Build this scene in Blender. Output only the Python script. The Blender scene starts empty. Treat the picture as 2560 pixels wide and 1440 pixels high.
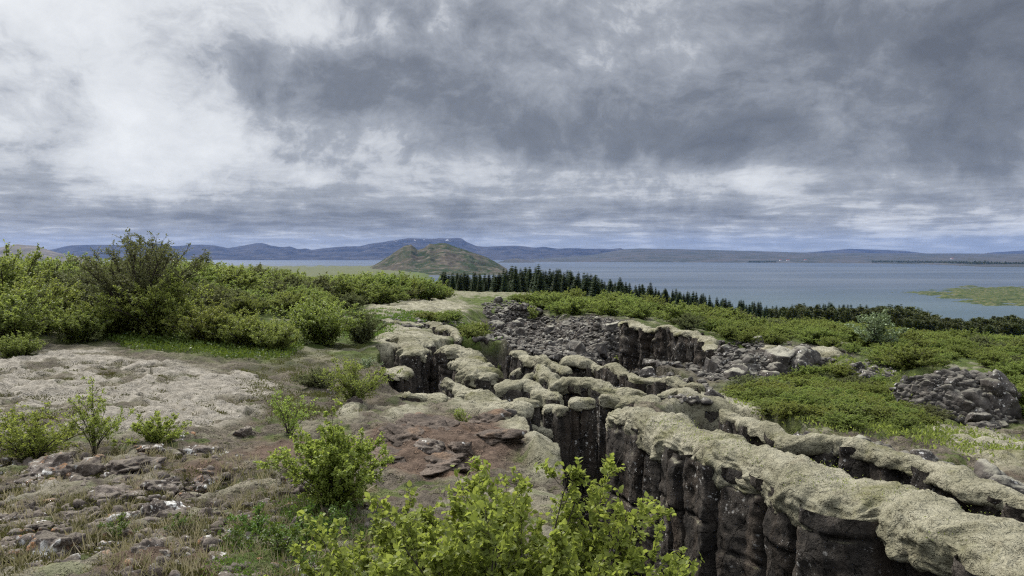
import bpy, math, random
import numpy as np
from math import radians, sin, cos, pi, atan

S = bpy.context.scene
COL = S.collection
F = 1898.0                      # focal length in photo pixels
HOR = 640.0                     # row of the true horizon
PITCH = atan((720 - HOR) / F)

# ------------------------------------------------------------------ helpers
def ray(px, py):
    """world direction (x,z) per metre of depth y for a photo pixel"""
    a = (px - 1280.0) / F
    b = -(py - 720.0) / F
    yy = cos(PITCH) + sin(PITCH) * b
    zz = -sin(PITCH) + cos(PITCH) * b
    return a / yy, zz / yy

def P(px, py, d):
    x, z = ray(px, py)
    return np.array((x * d, d, z * d))

def G(px, py, z):
    """point on the level z seen at a pixel"""
    x, zz = ray(px, py)
    d = z / zz
    return np.array((x * d, d, z))

def tag(o, label=None, cat=None, group=None, kind=None):
    if label: o['label'] = label
    if cat: o['category'] = cat
    if group: o['group'] = group
    if kind: o['kind'] = kind
    return o

def link(name, data, parent=None, loc=None):
    o = bpy.data.objects.new(name, data)
    COL.objects.link(o)
    if parent is not None: o.parent = parent
    if loc is not None: o.location = [float(v) for v in loc]
    return o

def empty(name, loc):
    o = link(name, None, None, loc)
    o.empty_display_size = 0.1
    return o

def mesh(name, V, faces, mat=None, attrs=None, smooth=True):
    """faces: list of int arrays, each (n,3) or (n,4)"""
    me = bpy.data.meshes.new(name)
    V = np.asarray(V, np.float32)
    faces = [np.asarray(f, np.int32) for f in faces if len(f)]
    me.vertices.add(len(V)); me.vertices.foreach_set('co', V.ravel())
    loops = np.concatenate([f.ravel() for f in faces])
    sizes = np.concatenate([np.full(len(f), f.shape[1], np.int32) for f in faces])
    starts = np.concatenate(([0], np.cumsum(sizes)[:-1])).astype(np.int32)
    me.loops.add(len(loops)); me.loops.foreach_set('vertex_index', loops)
    me.polygons.add(len(sizes)); me.polygons.foreach_set('loop_start', starts)
    me.polygons.foreach_set('loop_total', sizes)
    me.polygons.foreach_set('use_smooth', np.full(len(sizes), smooth, bool))
    if attrs:
        for k, a in attrs.items():
            at = me.attributes.new(k, 'FLOAT', 'POINT')
            at.data.foreach_set('value', np.asarray(a, np.float32).ravel())
    me.update(calc_edges=True)
    if mat: me.materials.append(mat)
    return me

def gridf(nr, nc, wrap=False):
    r = np.arange(nr - 1)[:, None]
    c = np.arange(nc if wrap else nc - 1)[None, :]
    c2 = (c + 1) % nc
    return np.stack([(r * nc + c), (r * nc + c2), ((r + 1) * nc + c2), ((r + 1) * nc + c)], -1).reshape(-1, 4)

_U = np.uint32
def _hash(ix, iy, iz, seed):
    h = ix.astype(_U) * _U(374761393) + iy.astype(_U) * _U(668265263) + iz.astype(_U) * _U(2147483647 - 58) + _U((seed * 1274126177) & 0xffffffff)
    h = (h ^ (h >> _U(13))) * _U(1274126177)
    h = (h ^ (h >> _U(16))) * _U(2246822519)
    return h ^ (h >> _U(15))

_a = np.linspace(0, 2 * pi, 16, endpoint=False)
G2X, G2Y = np.cos(_a) * 1.4, np.sin(_a) * 1.4
_r = np.random.RandomState(5).normal(size=(32, 3)); _r /= np.linalg.norm(_r, axis=1)[:, None]
G3 = _r * 1.6

def pn2(x, y, seed=0):
    x0 = np.floor(x); y0 = np.floor(y)
    fx = x - x0; fy = y - y0
    ix = x0.astype(np.int64); iy = y0.astype(np.int64)
    u = fx * fx * fx * (fx * (fx * 6 - 15) + 10); v = fy * fy * fy * (fy * (fy * 6 - 15) + 10)
    z = np.zeros_like(ix)
    def g(dx, dy):
        h = _hash(ix + dx, iy + dy, z, seed) & _U(15)
        return G2X[h] * (fx - dx) + G2Y[h] * (fy - dy)
    a = g(0, 0); b = g(1, 0); c = g(0, 1); d = g(1, 1)
    return (a + u * (b - a)) * (1 - v) + (c + u * (d - c)) * v

def pn3(p, scale, seed=0):
    x, y, z = p[..., 0] * scale, p[..., 1] * scale, p[..., 2] * scale
    x0 = np.floor(x); y0 = np.floor(y); z0 = np.floor(z)
    fx = x - x0; fy = y - y0; fz = z - z0
    ix = x0.astype(np.int64); iy = y0.astype(np.int64); iz = z0.astype(np.int64)
    fd = lambda t: t * t * t * (t * (t * 6 - 15) + 10)
    u, v, w = fd(fx), fd(fy), fd(fz)
    def g(dx, dy, dz):
        h = _hash(ix + dx, iy + dy, iz + dz, seed) & _U(31)
        gg = G3[h]
        return gg[..., 0] * (fx - dx) + gg[..., 1] * (fy - dy) + gg[..., 2] * (fz - dz)
    l = lambda a, b, t: a + t * (b - a)
    return l(l(l(g(0,0,0), g(1,0,0), u), l(g(0,1,0), g(1,1,0), u), v),
             l(l(g(0,0,1), g(1,0,1), u), l(g(0,1,1), g(1,1,1), u), v), w)

def fbm3(p, scale, oct=4, seed=0, gain=.5):
    r = 0; a = 1
    for i in range(oct):
        r = r + a * pn3(p, scale * 2 ** i, seed + i); a *= gain
    return r

def fbm2(x, y, scale, oct=4, seed=0, gain=.5):
    r = 0; a = 1
    for i in range(oct):
        r = r + a * pn2(x * scale * 2 ** i, y * scale * 2 ** i, seed + i); a *= gain
    return r

def sst(a, b, x):
    t = np.clip((x - a) / (b - a), 0, 1)
    return t * t * (3 - 2 * t)

def inpoly(px, py, poly):
    px = np.asarray(px, float); py = np.asarray(py, float)
    r = np.zeros(px.shape, bool); n = len(poly)
    for i in range(n):
        x1, y1 = poly[i]; x2, y2 = poly[(i + 1) % n]
        c = ((y1 > py) != (y2 > py))
        r ^= c & (px < (x2 - x1) * (py - y1) / ((y2 - y1) if y2 != y1 else 1e-9) + x1)
    return r

def sample_poly(rng, poly, n):
    p = np.array(poly, float); lo = p.min(0); hi = p.max(0); out = []
    while len(out) < n:
        q = lo + rng.rand(2) * (hi - lo)
        if inpoly(q[:1], q[1:], poly)[0]: out.append(q)
    return np.array(out)

def polydist(x, y, pts):
    """distance to a polyline in plan, and signed side"""
    best = np.full(np.shape(x), 1e9); 
    for (x1, y1), (x2, y2) in zip(pts[:-1], pts[1:]):
        dx, dy = x2 - x1, y2 - y1
        t = np.clip(((x - x1) * dx + (y - y1) * dy) / (dx * dx + dy * dy), 0, 1)
        best = np.minimum(best, np.hypot(x - x1 - t * dx, y - y1 - t * dy))
    return best

# ------------------------------------------------------------------ materials
class NT:
    def __init__(s, tree): s.t = tree
    def n(s, typ, props=None, **inp):
        nd = s.t.nodes.new('ShaderNode' + typ)
        for k, v in (props or {}).items(): setattr(nd, k, v)
        for k, v in inp.items():
            key = int(k[1:]) if k[0] == 'i' and k[1:].isdigit() else k.replace('_', ' ')
            sock = nd.inputs[key]
            if isinstance(v, bpy.types.NodeSocket): s.t.links.new(v, sock)
            elif isinstance(v, bpy.types.Node): s.t.links.new(v.outputs[0], sock)
            else: sock.default_value = v
        return nd
    def math(s, op, a, b=0.0, clamp=False):
        nd = s.n('Math', {'operation': op, 'use_clamp': clamp}, i0=a, i1=b); return nd.outputs[0]
    def mix(s, f, a, b):
        c = lambda v: (*v, 1) if isinstance(v, tuple) and len(v) == 3 else v
        nd = s.n('MixRGB', None, Fac=f, Color1=c(a), Color2=c(b)); return nd.outputs[0]
    def noise(s, vec, scale, detail=3, rough=.55, dist=0.0):
        return s.n('TexNoise', None, Vector=vec, Scale=scale, Detail=detail, Roughness=rough, Distortion=dist).outputs[0]
    def ramp(s, f, stops, interp='LINEAR'):
        nd = s.n('ValToRGB', None, Fac=f); cr = nd.color_ramp; cr.interpolation = interp
        while len(cr.elements) < len(stops): cr.elements.new(0.5)
        for e, (p, c) in zip(cr.elements, stops):
            e.position = p; e.color = (*c, 1) if isinstance(c, tuple) else (c, c, c, 1)
        return nd.outputs[0]
    def step(s, f, a, b):
        return s.n('MapRange', {'interpolation_type': 'SMOOTHSTEP', 'clamp': True}, Value=f, From_Min=a, From_Max=b).outputs[0]

def newmat(name):
    m = bpy.data.materials.new(name); m.use_nodes = True
    m.node_tree.nodes.clear()
    t = NT(m.node_tree)
    out = t.n('OutputMaterial')
    return m, t, out

def pos(t): return t.n('NewGeometry').outputs['Position']

def finish(t, out, color, rough=.9, bump=None, spec=.3):
    b = t.n('BsdfPrincipled', None, Base_Color=color, Roughness=rough, Specular_IOR_Level=spec)
    if bump is not None: t.t.links.new(bump, b.inputs['Normal'])
    t.t.links.new(b.outputs[0], out.inputs['Surface'])
    return b

def bump(t, h, strength, dist, prev=None):
    nd = t.n('Bump', None, Strength=strength, Distance=dist, Height=h)
    if prev is not None: t.t.links.new(prev, nd.inputs['Normal'])
    return nd.outputs[0]

def vmap(t, v, sc):
    return t.n('Mapping', None, Vector=v, Scale=sc).outputs[0]

MOSS_A, MOSS_B, MOSS_C = (.292, .275, .202), (.180, .170, .115), (.120, .118, .048)
def moss_color(t, v):
    a = t.noise(v, 2.2, 4)
    c = t.mix(t.step(a, .35, .65), MOSS_B, MOSS_A)
    f = t.noise(v, 38, 3, .7)
    c = t.mix(t.math('MULTIPLY', t.step(f, .5, .75), .40), c, (.42, .395, .29))
    c = t.mix(t.math('MULTIPLY', t.step(f, .46, .3), .55), c, (.075, .066, .040))
    o = t.noise(v, 1.3, 5, .65)
    c = t.mix(t.math('MULTIPLY', t.step(o, .53, .68), .75), c, MOSS_C)
    q = t.noise(t.n('Mapping', None, Vector=v, Location=(3, 8, 5)).outputs[0], 2.4, 5, .7)
    c = t.mix(t.math('MULTIPLY', t.step(q, .58, .72), .45), c, (.130, .104, .068))
    return c

def lichen_rock(t, v, base=(.030, .027, .024), hi=(.085, .075, .065), white=.5, orange=0.0, brown=.3):
    a = t.noise(v, 5, 5, .65)
    c = t.mix(t.step(a, .35, .7), base, hi)
    b = t.noise(vmap(t, v, (3, 3, .7)), 1.4, 4)
    c = t.mix(t.math('MULTIPLY', t.step(b, .45, .7), brown), c, (.085, .060, .040))
    wv = t.n('VectorMath', {'operation': 'ADD'}, i0=v, i1=t.n('VectorMath', {'operation': 'SCALE'}, i0=t.n('TexNoise', None, Vector=v, Scale=14.0).outputs['Color'], Scale=.06).outputs[0]).outputs[0]
    for sc, th, am in ((16, .30, .9), (45, .26, .8)):
        vo = t.n('TexVoronoi', None, Vector=wv, Scale=sc)
        sel = t.n('SeparateColor', None, Color=vo.outputs['Color']).outputs[0]
        m = t.math('MULTIPLY', t.step(vo.outputs['Distance'], th, th - .12), t.step(sel, 1 - white * .55, 1 - white * .55 + .05))
        zone = t.step(t.noise(v, 2.1, 3), .46, .58)
        c = t.mix(t.math('MULTIPLY', t.math('MULTIPLY', m, zone), am), c, (.48, .47, .44))
    if orange:
        n = t.noise(wv, 7, 4, .7)
        z2 = t.step(t.noise(t.n('Mapping', None, Vector=v, Location=(7, 3, 1)).outputs[0], 2.5, 2), .46, .58)
        c = t.mix(t.math('MULTIPLY', t.math('MULTIPLY', t.step(n, .56, .66), z2), orange), c, (.36, .19, .09))
        n = t.noise(t.n('Mapping', None, Vector=wv, Location=(1, 9, 4)).outputs[0], 6, 3, .75)
        z3 = t.step(t.noise(t.n('Mapping', None, Vector=v, Location=(2, 5, 8)).outputs[0], 2.8, 2), .48, .57)
        c = t.mix(t.math('MULTIPLY', t.math('MULTIPLY', t.step(n, .57, .63), z3), .95), c, (.62, .61, .57))
    return c

def upness(t, v, lo, hi, wob=.5):
    nz = t.n('SeparateXYZ', None, Vector=t.n('NewGeometry').outputs['Normal']).outputs[2]
    n = t.math('MULTIPLY', t.math('SUBTRACT', t.noise(v, 4, 3), .5), wob)
    return t.step(t.math('ADD', nz, n), lo, hi)

def make_moss():
    m, t, o = newmat('woolly_moss'); v = pos(t)
    c = moss_color(t, v)
    w = t.n('VectorMath', {'operation': 'ADD'}, i0=vmap(t, v, (1, 1, 1.6)), i1=t.n('VectorMath', {'operation': 'SCALE'}, i0=t.n('TexNoise', None, Vector=v, Scale=5.0).outputs['Color'], Scale=.25).outputs[0]).outputs[0]
    h1 = t.math('ADD', t.math('MULTIPLY', t.math('ABSOLUTE', t.math('SUBTRACT', t.noise(w, 6.5, 4, .55), .5)), 2.2), t.math('MULTIPLY', t.noise(w, 15, 3, .6), .5))
    h2 = t.noise(v, 70, 3, .7)
    b = bump(t, h1, 1.0, .06); b = bump(t, h2, .9, .018, b)
    finish(t, o, c, 1, b, .05); return m

def make_basalt():
    m, t, o = newmat('basalt'); v = pos(t)
    c = lichen_rock(t, v, (.024, .021, .018), (.085, .073, .060), white=1.1, brown=.45)
    mo = upness(t, v, .45, .8)
    c = t.mix(mo, c, moss_color(t, v))
    vw = t.n('VectorMath', {'operation': 'ADD'}, i0=vmap(t, v, (1, 1, .55)), i1=t.n('VectorMath', {'operation': 'SCALE'}, i0=t.n('TexNoise', None, Vector=v, Scale=3.0, Detail=3.0).outputs['Color'], Scale=.22).outputs[0]).outputs[0]
    cr = t.step(t.n('TexVoronoi', {'feature': 'DISTANCE_TO_EDGE'}, Vector=vw, Scale=3.2).outputs[0], 0.0, .045)
    b = bump(t, cr, .9, .06); b = bump(t, t.noise(v, 9, 6, .7), 1.0, .09, b); b = bump(t, t.noise(v, 48, 3, .7), .8, .016, b)
    finish(t, o, c, .9, b, .2); return m

def make_boulder():
    m, t, o = newmat('lava_boulder'); v = pos(t)
    c = lichen_rock(t, v, (.028, .025, .023), (.095, .086, .076), white=1.1, brown=.2)
    rnd = t.n('ObjectInfo').outputs['Random']
    mo = upness(t, v, .62, .95, .8)
    mo = t.math('MULTIPLY', mo, t.n('MapRange', None, Value=rnd, To_Min=.25, To_Max=1.0).outputs[0])
    mc = t.mix(.45, moss_color(t, v), (.26, .25, .22))
    c = t.mix(mo, c, mc)
    b = bump(t, t.noise(v, 9, 5, .65), .8, .05); b = bump(t, t.noise(v, 50, 3, .7), .6, .010, b)
    finish(t, o, c, .9, b, .25); return m

def make_rock():
    m, t, o = newmat('lichen_rock'); v = pos(t)
    c = lichen_rock(t, v, (.045, .035, .030), (.190, .160, .135), white=1.0, orange=.9, brown=.35)
    g = t.noise(v, 55, 4, .75); c = t.mix(t.math('MULTIPLY', t.step(g, .50, .36), .7), c, (.022, .017, .014))
    mo = t.math('MULTIPLY', upness(t, v, .75, 1.0, .9), .35)
    c = t.mix(mo, c, (.17, .15, .11))
    b = bump(t, t.noise(v, 12, 6, .7), .9, .04); b = bump(t, t.noise(v, 80, 3, .7), .8, .007, b)
    finish(t, o, c, .9, b, .25); return m

def make_ground():
    m, t, o = newmat('ground'); v = pos(t)
    at = lambda k: t.n('Attribute', {'attribute_name': k}).outputs['Fac']
    n1 = t.noise(v, 3.5, 5, .65); n2 = t.noise(v, 14, 4, .7); n3 = t.noise(v, 60, 3, .7)
    c = t.mix(t.step(n1, .36, .64), (.068, .057, .044), (.152, .130, .097))
    c = t.mix(t.math('MULTIPLY', t.step(n2, .52, .66), .7), c, (.075, .078, .030))
    c = t.mix(t.math('MULTIPLY', t.step(n3, .60, .74), .6), c, (.30, .255, .185))
    c = t.mix(t.math('MULTIPLY', t.step(n3, .48, .34), .75), c, (.026, .020, .015))
    g = t.mix(t.step(n1, .35, .65), (.040, .058, .014), (.085, .110, .026))
    g = t.mix(t.math('MULTIPLY', t.step(n3, .5, .75), .5), g, (.15, .15, .06))
    c = t.mix(at('green'), c, g)
    so = t.mix(t.step(n2, .35, .7), (.068, .047, .034), (.145, .104, .076))
    so = t.mix(t.math('MULTIPLY', t.step(n1, .52, .7), .6), so, (.20, .125, .078))
    so = t.mix(t.math('MULTIPLY', t.step(n3, .58, .7), .35), so, (.23, .18, .14))
    c = t.mix(at('soil'), c, so)
    mc = t.mix(at('pale'), moss_color(t, v), t.mix(t.step(n2, .3, .7), (.165, .148, .118), (.335, .308, .258)))
    hole = t.math('MULTIPLY', t.step(n3, .42, .28), .55)
    mc = t.mix(hole, mc, (.075, .06, .045))
    c = t.mix(at('moss'), c, mc)
    c = t.mix(at('rock'), c, lichen_rock(t, v, white=.8))
    b = bump(t, t.math('ABSOLUTE', t.math('SUBTRACT', t.noise(v, 7, 4, .6), .5)), 1.0, .12); b = bump(t, n2, .9, .06, b); b = bump(t, n3, .9, .018, b)
    finish(t, o, c, .95, b, .12); return m

def make_leaf(name, dark, light, trans=.35, rough=.45, spec=.35, young=None):
    m, t, o = newmat(name)
    v = t.n('Attribute', {'attribute_name': 'v'}).outputs['Fac']
    rnd = t.n('ObjectInfo').outputs['Random']
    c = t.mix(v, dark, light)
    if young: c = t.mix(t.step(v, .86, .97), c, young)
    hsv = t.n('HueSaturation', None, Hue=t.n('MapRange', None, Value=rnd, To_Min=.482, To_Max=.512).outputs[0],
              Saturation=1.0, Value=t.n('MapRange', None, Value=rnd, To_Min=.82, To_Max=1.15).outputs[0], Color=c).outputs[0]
    p = t.n('BsdfPrincipled', None, Base_Color=hsv, Roughness=rough, Specular_IOR_Level=spec)
    tr = t.n('BsdfTranslucent', None, Color=t.mix(.25, hsv, (.25, .30, .03)))
    ms = t.n('MixShader', None, Fac=trans, i1=p.outputs[0], i2=tr.outputs[0])
    t.t.links.new(ms.outputs[0], o.inputs['Surface']); return m

def make_flat(name, c1, c2, scale=6, rough=.9, bumpd=.01, spec=.2):
    m, t, o = newmat(name); v = pos(t)
    n = t.noise(v, scale, 5, .65)
    finish(t, o, t.mix(t.step(n, .35, .65), c1, c2), rough, bump(t, n, .6, bumpd), spec); return m

def make_brown():
    m, t, o = newmat('reddish_rock'); v = pos(t)
    a = t.noise(v, 6, 5, .65); c = t.mix(t.step(a, .35, .68), (.062, .048, .037), (.165, .130, .102))
    b2 = t.noise(v, 3.0, 3); c = t.mix(t.math('MULTIPLY', t.step(b2, .55, .7), .6), c, (.20, .12, .065))
    g = t.noise(v, 50, 4, .75); c = t.mix(t.math('MULTIPLY', t.step(g, .50, .36), .7), c, (.022, .017, .014))
    vo = t.n('TexVoronoi', None, Vector=v, Scale=9.0); sel = t.n('SeparateColor', None, Color=vo.outputs['Color']).outputs[0]
    c = t.mix(t.math('MULTIPLY', t.step(vo.outputs['Distance'], .28, .2), t.step(sel, .93, .95)), c, (.5, .5, .48))
    b = bump(t, t.noise(v, 10, 6, .7), 1.0, .06); b = bump(t, g, .8, .01, b)
    finish(t, o, c, .9, b, .2); return m
M = {'brown': make_brown()}
M['moss'] = make_moss(); M['basalt'] = make_basalt(); M['boulder'] = make_boulder(); M['rock'] = make_rock(); M['ground'] = make_ground()
M['birch'] = make_leaf('birch_leaf', (.145, .205, .036), (.340, .415, .090), .6, .5, .3, (.30, .33, .06))
M['thicket'] = make_leaf('thicket_leaf', (.108, .148, .034), (.262, .318, .082), .6, .55, .3)
M['yellow'] = make_leaf('willow_leaf', (.122, .160, .034), (.295, .345, .082), .6, .5, .35, (.30, .31, .09))
M['dull'] = make_leaf('dull_willow_leaf', (.080, .096, .040), (.190, .205, .092), .3, .7, .12)
M['grey'] = make_leaf('grey_willow_leaf', (.10, .14, .065), (.23, .28, .15), .25, .55, .3)
M['mat'] = make_leaf('mat_leaf', (.045, .095, .014), (.115, .185, .028), .35, .5, .3)
M['needle'] = make_leaf('spruce_needle', (.018, .034, .014), (.060, .082, .034), .1, .7, .15)
M['pine'] = make_leaf('pine_needle', (.032, .042, .014), (.085, .095, .034), .1, .7, .15)
M['heath'] = make_leaf('heather', (.045, .046, .017), (.125, .120, .040), .2, .7, .15, (.15, .10, .05))
M['grass'] = make_leaf('dry_grass', (.115, .110, .045), (.46, .40, .27), .25, .7, .15)
M['bark'] = make_flat('bark', (.030, .024, .020), (.085, .070, .058), 40)
# ------------------------------------------------------------------ terrain
TPX = np.array([-1200, 300, 900, 1045, 1110, 1250, 1600, 2000, 2560, 3600], float)
TY = np.array([0.5, 3, 5, 7, 9, 12, 16, 22, 30, 45, 70, 110, 180, 300, 500, 800, 1500, 3000, 6000, 7400, 8600, 40000], float)
TZ = np.array([
 [-1.6,-1.65,-1.70,-1.72,-1.70,-1.66,-1.62,-1.55,-1.55,-1.6,-2.0,-3.5,-8,-16,-28,-38,-46,-50,-76,-85,-85,-100],
 [-1.6,-1.65,-1.70,-1.72,-1.70,-1.66,-1.62,-1.60,-1.65,-1.8,-2.6,-4.5,-9,-18,-30,-40,-47,-50,-76,-85,-85,-100],
 [-1.6,-1.70,-1.75,-1.80,-1.88,-1.95,-2.00,-2.05,-2.25,-2.65,-3.5,-5.4,-10,-19,-32,-44,-50,-52,-76,-85,-85,-100],
 [-1.6,-1.70,-1.75,-1.83,-1.92,-2.00,-2.05,-2.10,-2.30,-2.75,-3.8,-5.5,-8.5,-19,-34,-46,-56,-62,-60,-62,-85,-100],
 [-1.6,-1.70,-1.75,-1.83,-1.92,-2.02,-2.10,-2.20,-2.45,-2.9,-4.0,-5.5,-8.2,-19,-34,-55,-82,-85,-85,-85,-85,-100],
 [-1.6,-1.70,-1.75,-1.85,-1.95,-2.05,-2.15,-2.25,-2.60,-3.2,-4.2,-5.5,-8.6,-19,-40,-85,-85,-85,-85,-85,-85,-100],
 [-1.6,-1.75,-1.80,-1.90,-1.92,-2.05,-2.15,-2.10,-2.50,-3.5,-5.0,-7.2,-11,-19,-40,-85,-85,-85,-85,-85,-85,-100],
 [-1.6,-1.80,-1.90,-1.95,-2.00,-2.18,-2.40,-2.80,-3.40,-4.8,-7.2,-10.3,-16,-26,-48,-85,-85,-85,-85,-85,-85,-100],
 [-1.6,-1.85,-2.00,-2.05,-2.15,-2.45,-2.85,-3.50,-4.40,-6.0,-8.8,-13,-20,-32,-52,-85,-85,-85,-85,-85,-85,-100],
 [-1.6,-1.85,-2.00,-2.10,-2.25,-2.60,-3.10,-3.90,-5.00,-7.0,-10,-15,-24,-38,-60,-85,-85,-85,-85,-85,-85,-100]])

def pix(x, y, z):
    yy = cos(PITCH) * y - sin(PITCH) * z
    zz = sin(PITCH) * y + cos(PITCH) * z
    return 1280 + F * x / yy, 720 - F * zz / yy

def base_z(x, y):
    px = np.clip(1280 + F * x / y, TPX[0], TPX[-1])
    k = np.clip(np.searchsorted(TPX, px) - 1, 0, len(TPX) - 2)
    u = (px - TPX[k]) / (TPX[k + 1] - TPX[k]); u = u * u * (3 - 2 * u)
    j = np.clip(np.searchsorted(TY, y) - 1, 0, len(TY) - 2)
    v = (y - TY[j]) / (TY[j + 1] - TY[j])
    a = TZ[k, j] * (1 - v) + TZ[k, j + 1] * v
    b = TZ[k + 1, j] * (1 - v) + TZ[k + 1, j + 1] * v
    return a * (1 - u) + b * u

_off = [(0, 0)] + [(cos(a) * .55, sin(a) * .55) for a in np.arange(4) * pi / 2] + [(cos(a), sin(a)) for a in np.arange(8) * pi / 4]
def softpoly(px, py, poly, r=12, warp=0.0, wx=None):
    p = np.array(poly, float)
    s = np.zeros(px.shape)
    bb = (px > p[:, 0].min() - 3 * r - warp) & (px < p[:, 0].max() + 3 * r + warp) & (py > p[:, 1].min() - 2 * r - warp) & (py < p[:, 1].max() + 2 * r + warp)
    if not bb.any(): return s
    qx, qy = px[bb], py[bb]
    if warp and wx is not None:
        qx = qx + wx[0][bb] * warp; qy = qy + wx[1][bb] * warp * .5
    acc = 0
    for dx, dy in _off: acc = acc + inpoly(qx + dx * r * 1.6, qy + dy * r * .8, poly)
    s[bb] = acc / len(_off)
    return s

MAZE = [(955, 868), (1050, 872), (1160, 852), (1300, 868), (1500, 888), (1700, 938), (1790, 990), (1600, 1005), (1490, 1045), (1470, 1130), (1425, 1120), (1340, 1085), (1290, 1035), (1120, 1000), (1030, 975), (965, 970)]
FISS = [(G(1450, 1010, -2)[:2]), (1.28, 8.3), (1.42, 7.2), (1.75, 6.0), (2.05, 5.0), (2.3, 4.0), (2.6, 3.0), (2.8, 1.0)]
FISSP = [(.42, 8.6), (.52, 7.2), (.60, 6), (.62, 5), (.62, 4), (.66, 2.5), (.66, .5), (3.9, .5), (3.5, 4), (3.0, 5.2), (2.5, 6.6), (2.05, 8), (1.45, 9.3), (.95, 9.5)]
PIT = [(1270, 868), (1400, 882), (1530, 892), (1660, 912), (1780, 935), (1800, 870), (1700, 838), (1600, 822), (1480, 815), (1380, 825), (1290, 845)]
GORGE = [G(p[0], p[1], -3.0)[:2] for p in ((1262, 850), (1330, 885), (1420, 898), (1520, 908), (1640, 915), (1750, 905))]
UPG = [G(1262, 850, -3.0)[:2], P(1262, 800, 24)[:2], P(1285, 770, 33)[:2], P(1310, 752, 42)[:2]]
GAP2 = [G(p[0], p[1], -2.0)[:2] for p in ((1790, 1040), (1900, 1085), (2050, 1135), (2200, 1170), (2330, 1215), (2450, 1250), (2620, 1320))]

def bumpf(x, y, cx, cy, rx, ry, h, rot=0.0):
    dx, dy = x - cx, y - cy
    u = dx * cos(rot) + dy * sin(rot); v = -dx * sin(rot) + dy * cos(rot)
    return h * sst(1.0, 0.35, np.sqrt((u / rx) ** 2 + (v / ry) ** 2))

def GZ(x, y, full=False):
    x = np.asarray(x, float); y = np.asarray(y, float)
    z = base_z(x, y)
    px, py = pix(x, y, z)
    near = (y < 60)
    w0 = fbm2(x, y, .35, 3, 11) * .10 + fbm2(x, y, 1.1, 3, 12) * .045
    z = z + w0 * np.clip(y / 25, .55, 3.0) * sst(400, 80, y)
    z = z + sst(60, 400, y) * fbm2(x, y, .012, 4, 15) * np.clip(y * .006, 0, 6)
    wn = fbm2(x, y, .9, 3, 21), fbm2(x, y, .9, 3, 22)
    wx = (wn[0], wn[1])
    carve = np.zeros_like(z)
    c = softpoly(px, py, MAZE, 6, 14, wx) * 1.5; carve = np.maximum(carve, c)
    k = (y < 12)
    f = np.zeros_like(z)
    if k.any():
        acc = 0
        for ox, oy in _off: acc = acc + inpoly(x[k] + wn[0][k] * .10 + ox * .10, y[k] + wn[1][k] * .10 + oy * .10, FISSP)
        f[k] = acc / len(_off)
    carve = np.maximum(carve, 3.3 * f)
    d = polydist(x, y, GORGE) + wn[0] * .4
    carve = np.maximum(carve, 1.65 * sst(2.9, 1.7, d) * np.clip((px - 1430) / 160, .35, 1))
    c = softpoly(px, py, PIT, 6, 14, wx) * 1.1 * np.clip((px - 1430) / 160, .15, 1); carve = np.maximum(carve, c)
    d = polydist(x, y, UPG) + wn[1] * .4
    carve = np.maximum(carve, .75 * sst(2.6, .8, d))
    d = polydist(x, y, GAP2) + wn[0] * .1
    carve = np.maximum(carve, 1.1 * sst(.72, .35, d))
    hump = bumpf(x, y, *P(2385, 1000, 10.9)[:2], 1.35, .95, .62, -.1)
    hump += bumpf(x, y, *P(1900, 905, 14.6)[:2], 2.3, 1.5, .42, -.15)
    hump += bumpf(x, y, *P(2165, 925, 13.8)[:2], .75, .7, .30)
    hump += bumpf(x, y, *P(1395, 830, 21.5)[:2], 1.9, 1.5, .45, .0)
    hump += bumpf(x, y, *P(1310, 757, 42)[:2], 2.0, 3.0, .8)
    hump += bumpf(x, y, *P(1235, 770, 31)[:2], 1.0, 2.2, .45)
    hump += bumpf(x, y, *P(1060, 765, 35)[:2], 3.5, 6, .10)
    hump += bumpf(x, y, *G(1130, 1085, -1.75)[:2], 1.05, 1.1, .16, -.2)
    hump += bumpf(x, y, *G(1370, 1120, -1.75)[:2], .34, .45, .12)
    hump += bumpf(x, y, *P(930, 905, 11.5)[:2], .6, 1.6, .18)
    z = z - carve + hump * (1 - sst(.2, .9, carve))
    z = z + sst(.25, .8, carve) * (fbm2(x, y, 2.2, 4, 31, .6) * .16)
    if full: return z, px, py, carve, wx, hump
    return z

def gz(x, y): return float(GZ(np.array([x]), np.array([y]))[0])

_DS = np.concatenate([np.geomspace(2.5, 60, 420), np.geomspace(60.5, 500, 160)])
def hits(pts):
    """ground points seen at photo pixels"""
    out = []
    pts = np.asarray(pts, float)
    rr = [ray(p[0], p[1]) for p in pts]
    X = np.array([r[0] for r in rr])[:, None] * _DS[None]; Y = np.broadcast_to(_DS[None], X.shape)
    Zr = np.array([r[1] for r in rr])[:, None] * _DS[None]
    g = GZ(X.ravel(), Y.ravel()).reshape(X.shape)
    below = Zr <= g
    k = np.where(below.any(1), below.argmax(1), len(_DS) - 1)
    i = np.arange(len(pts))
    k0 = np.maximum(k - 1, 0)
    a = (Zr - g)[i, k0]; b = (Zr - g)[i, k]
    t = np.clip(np.where(a - b > 1e-9, a / np.maximum(a - b, 1e-9), 1), 0, 1)
    D = _DS[k0] * (1 - t) + _DS[k] * t
    x = np.array([r[0] for r in rr]) * D
    return np.stack([x, D, GZ(x, D)], 1)
def hit(px, py): return hits([(px, py)])[0]

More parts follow.
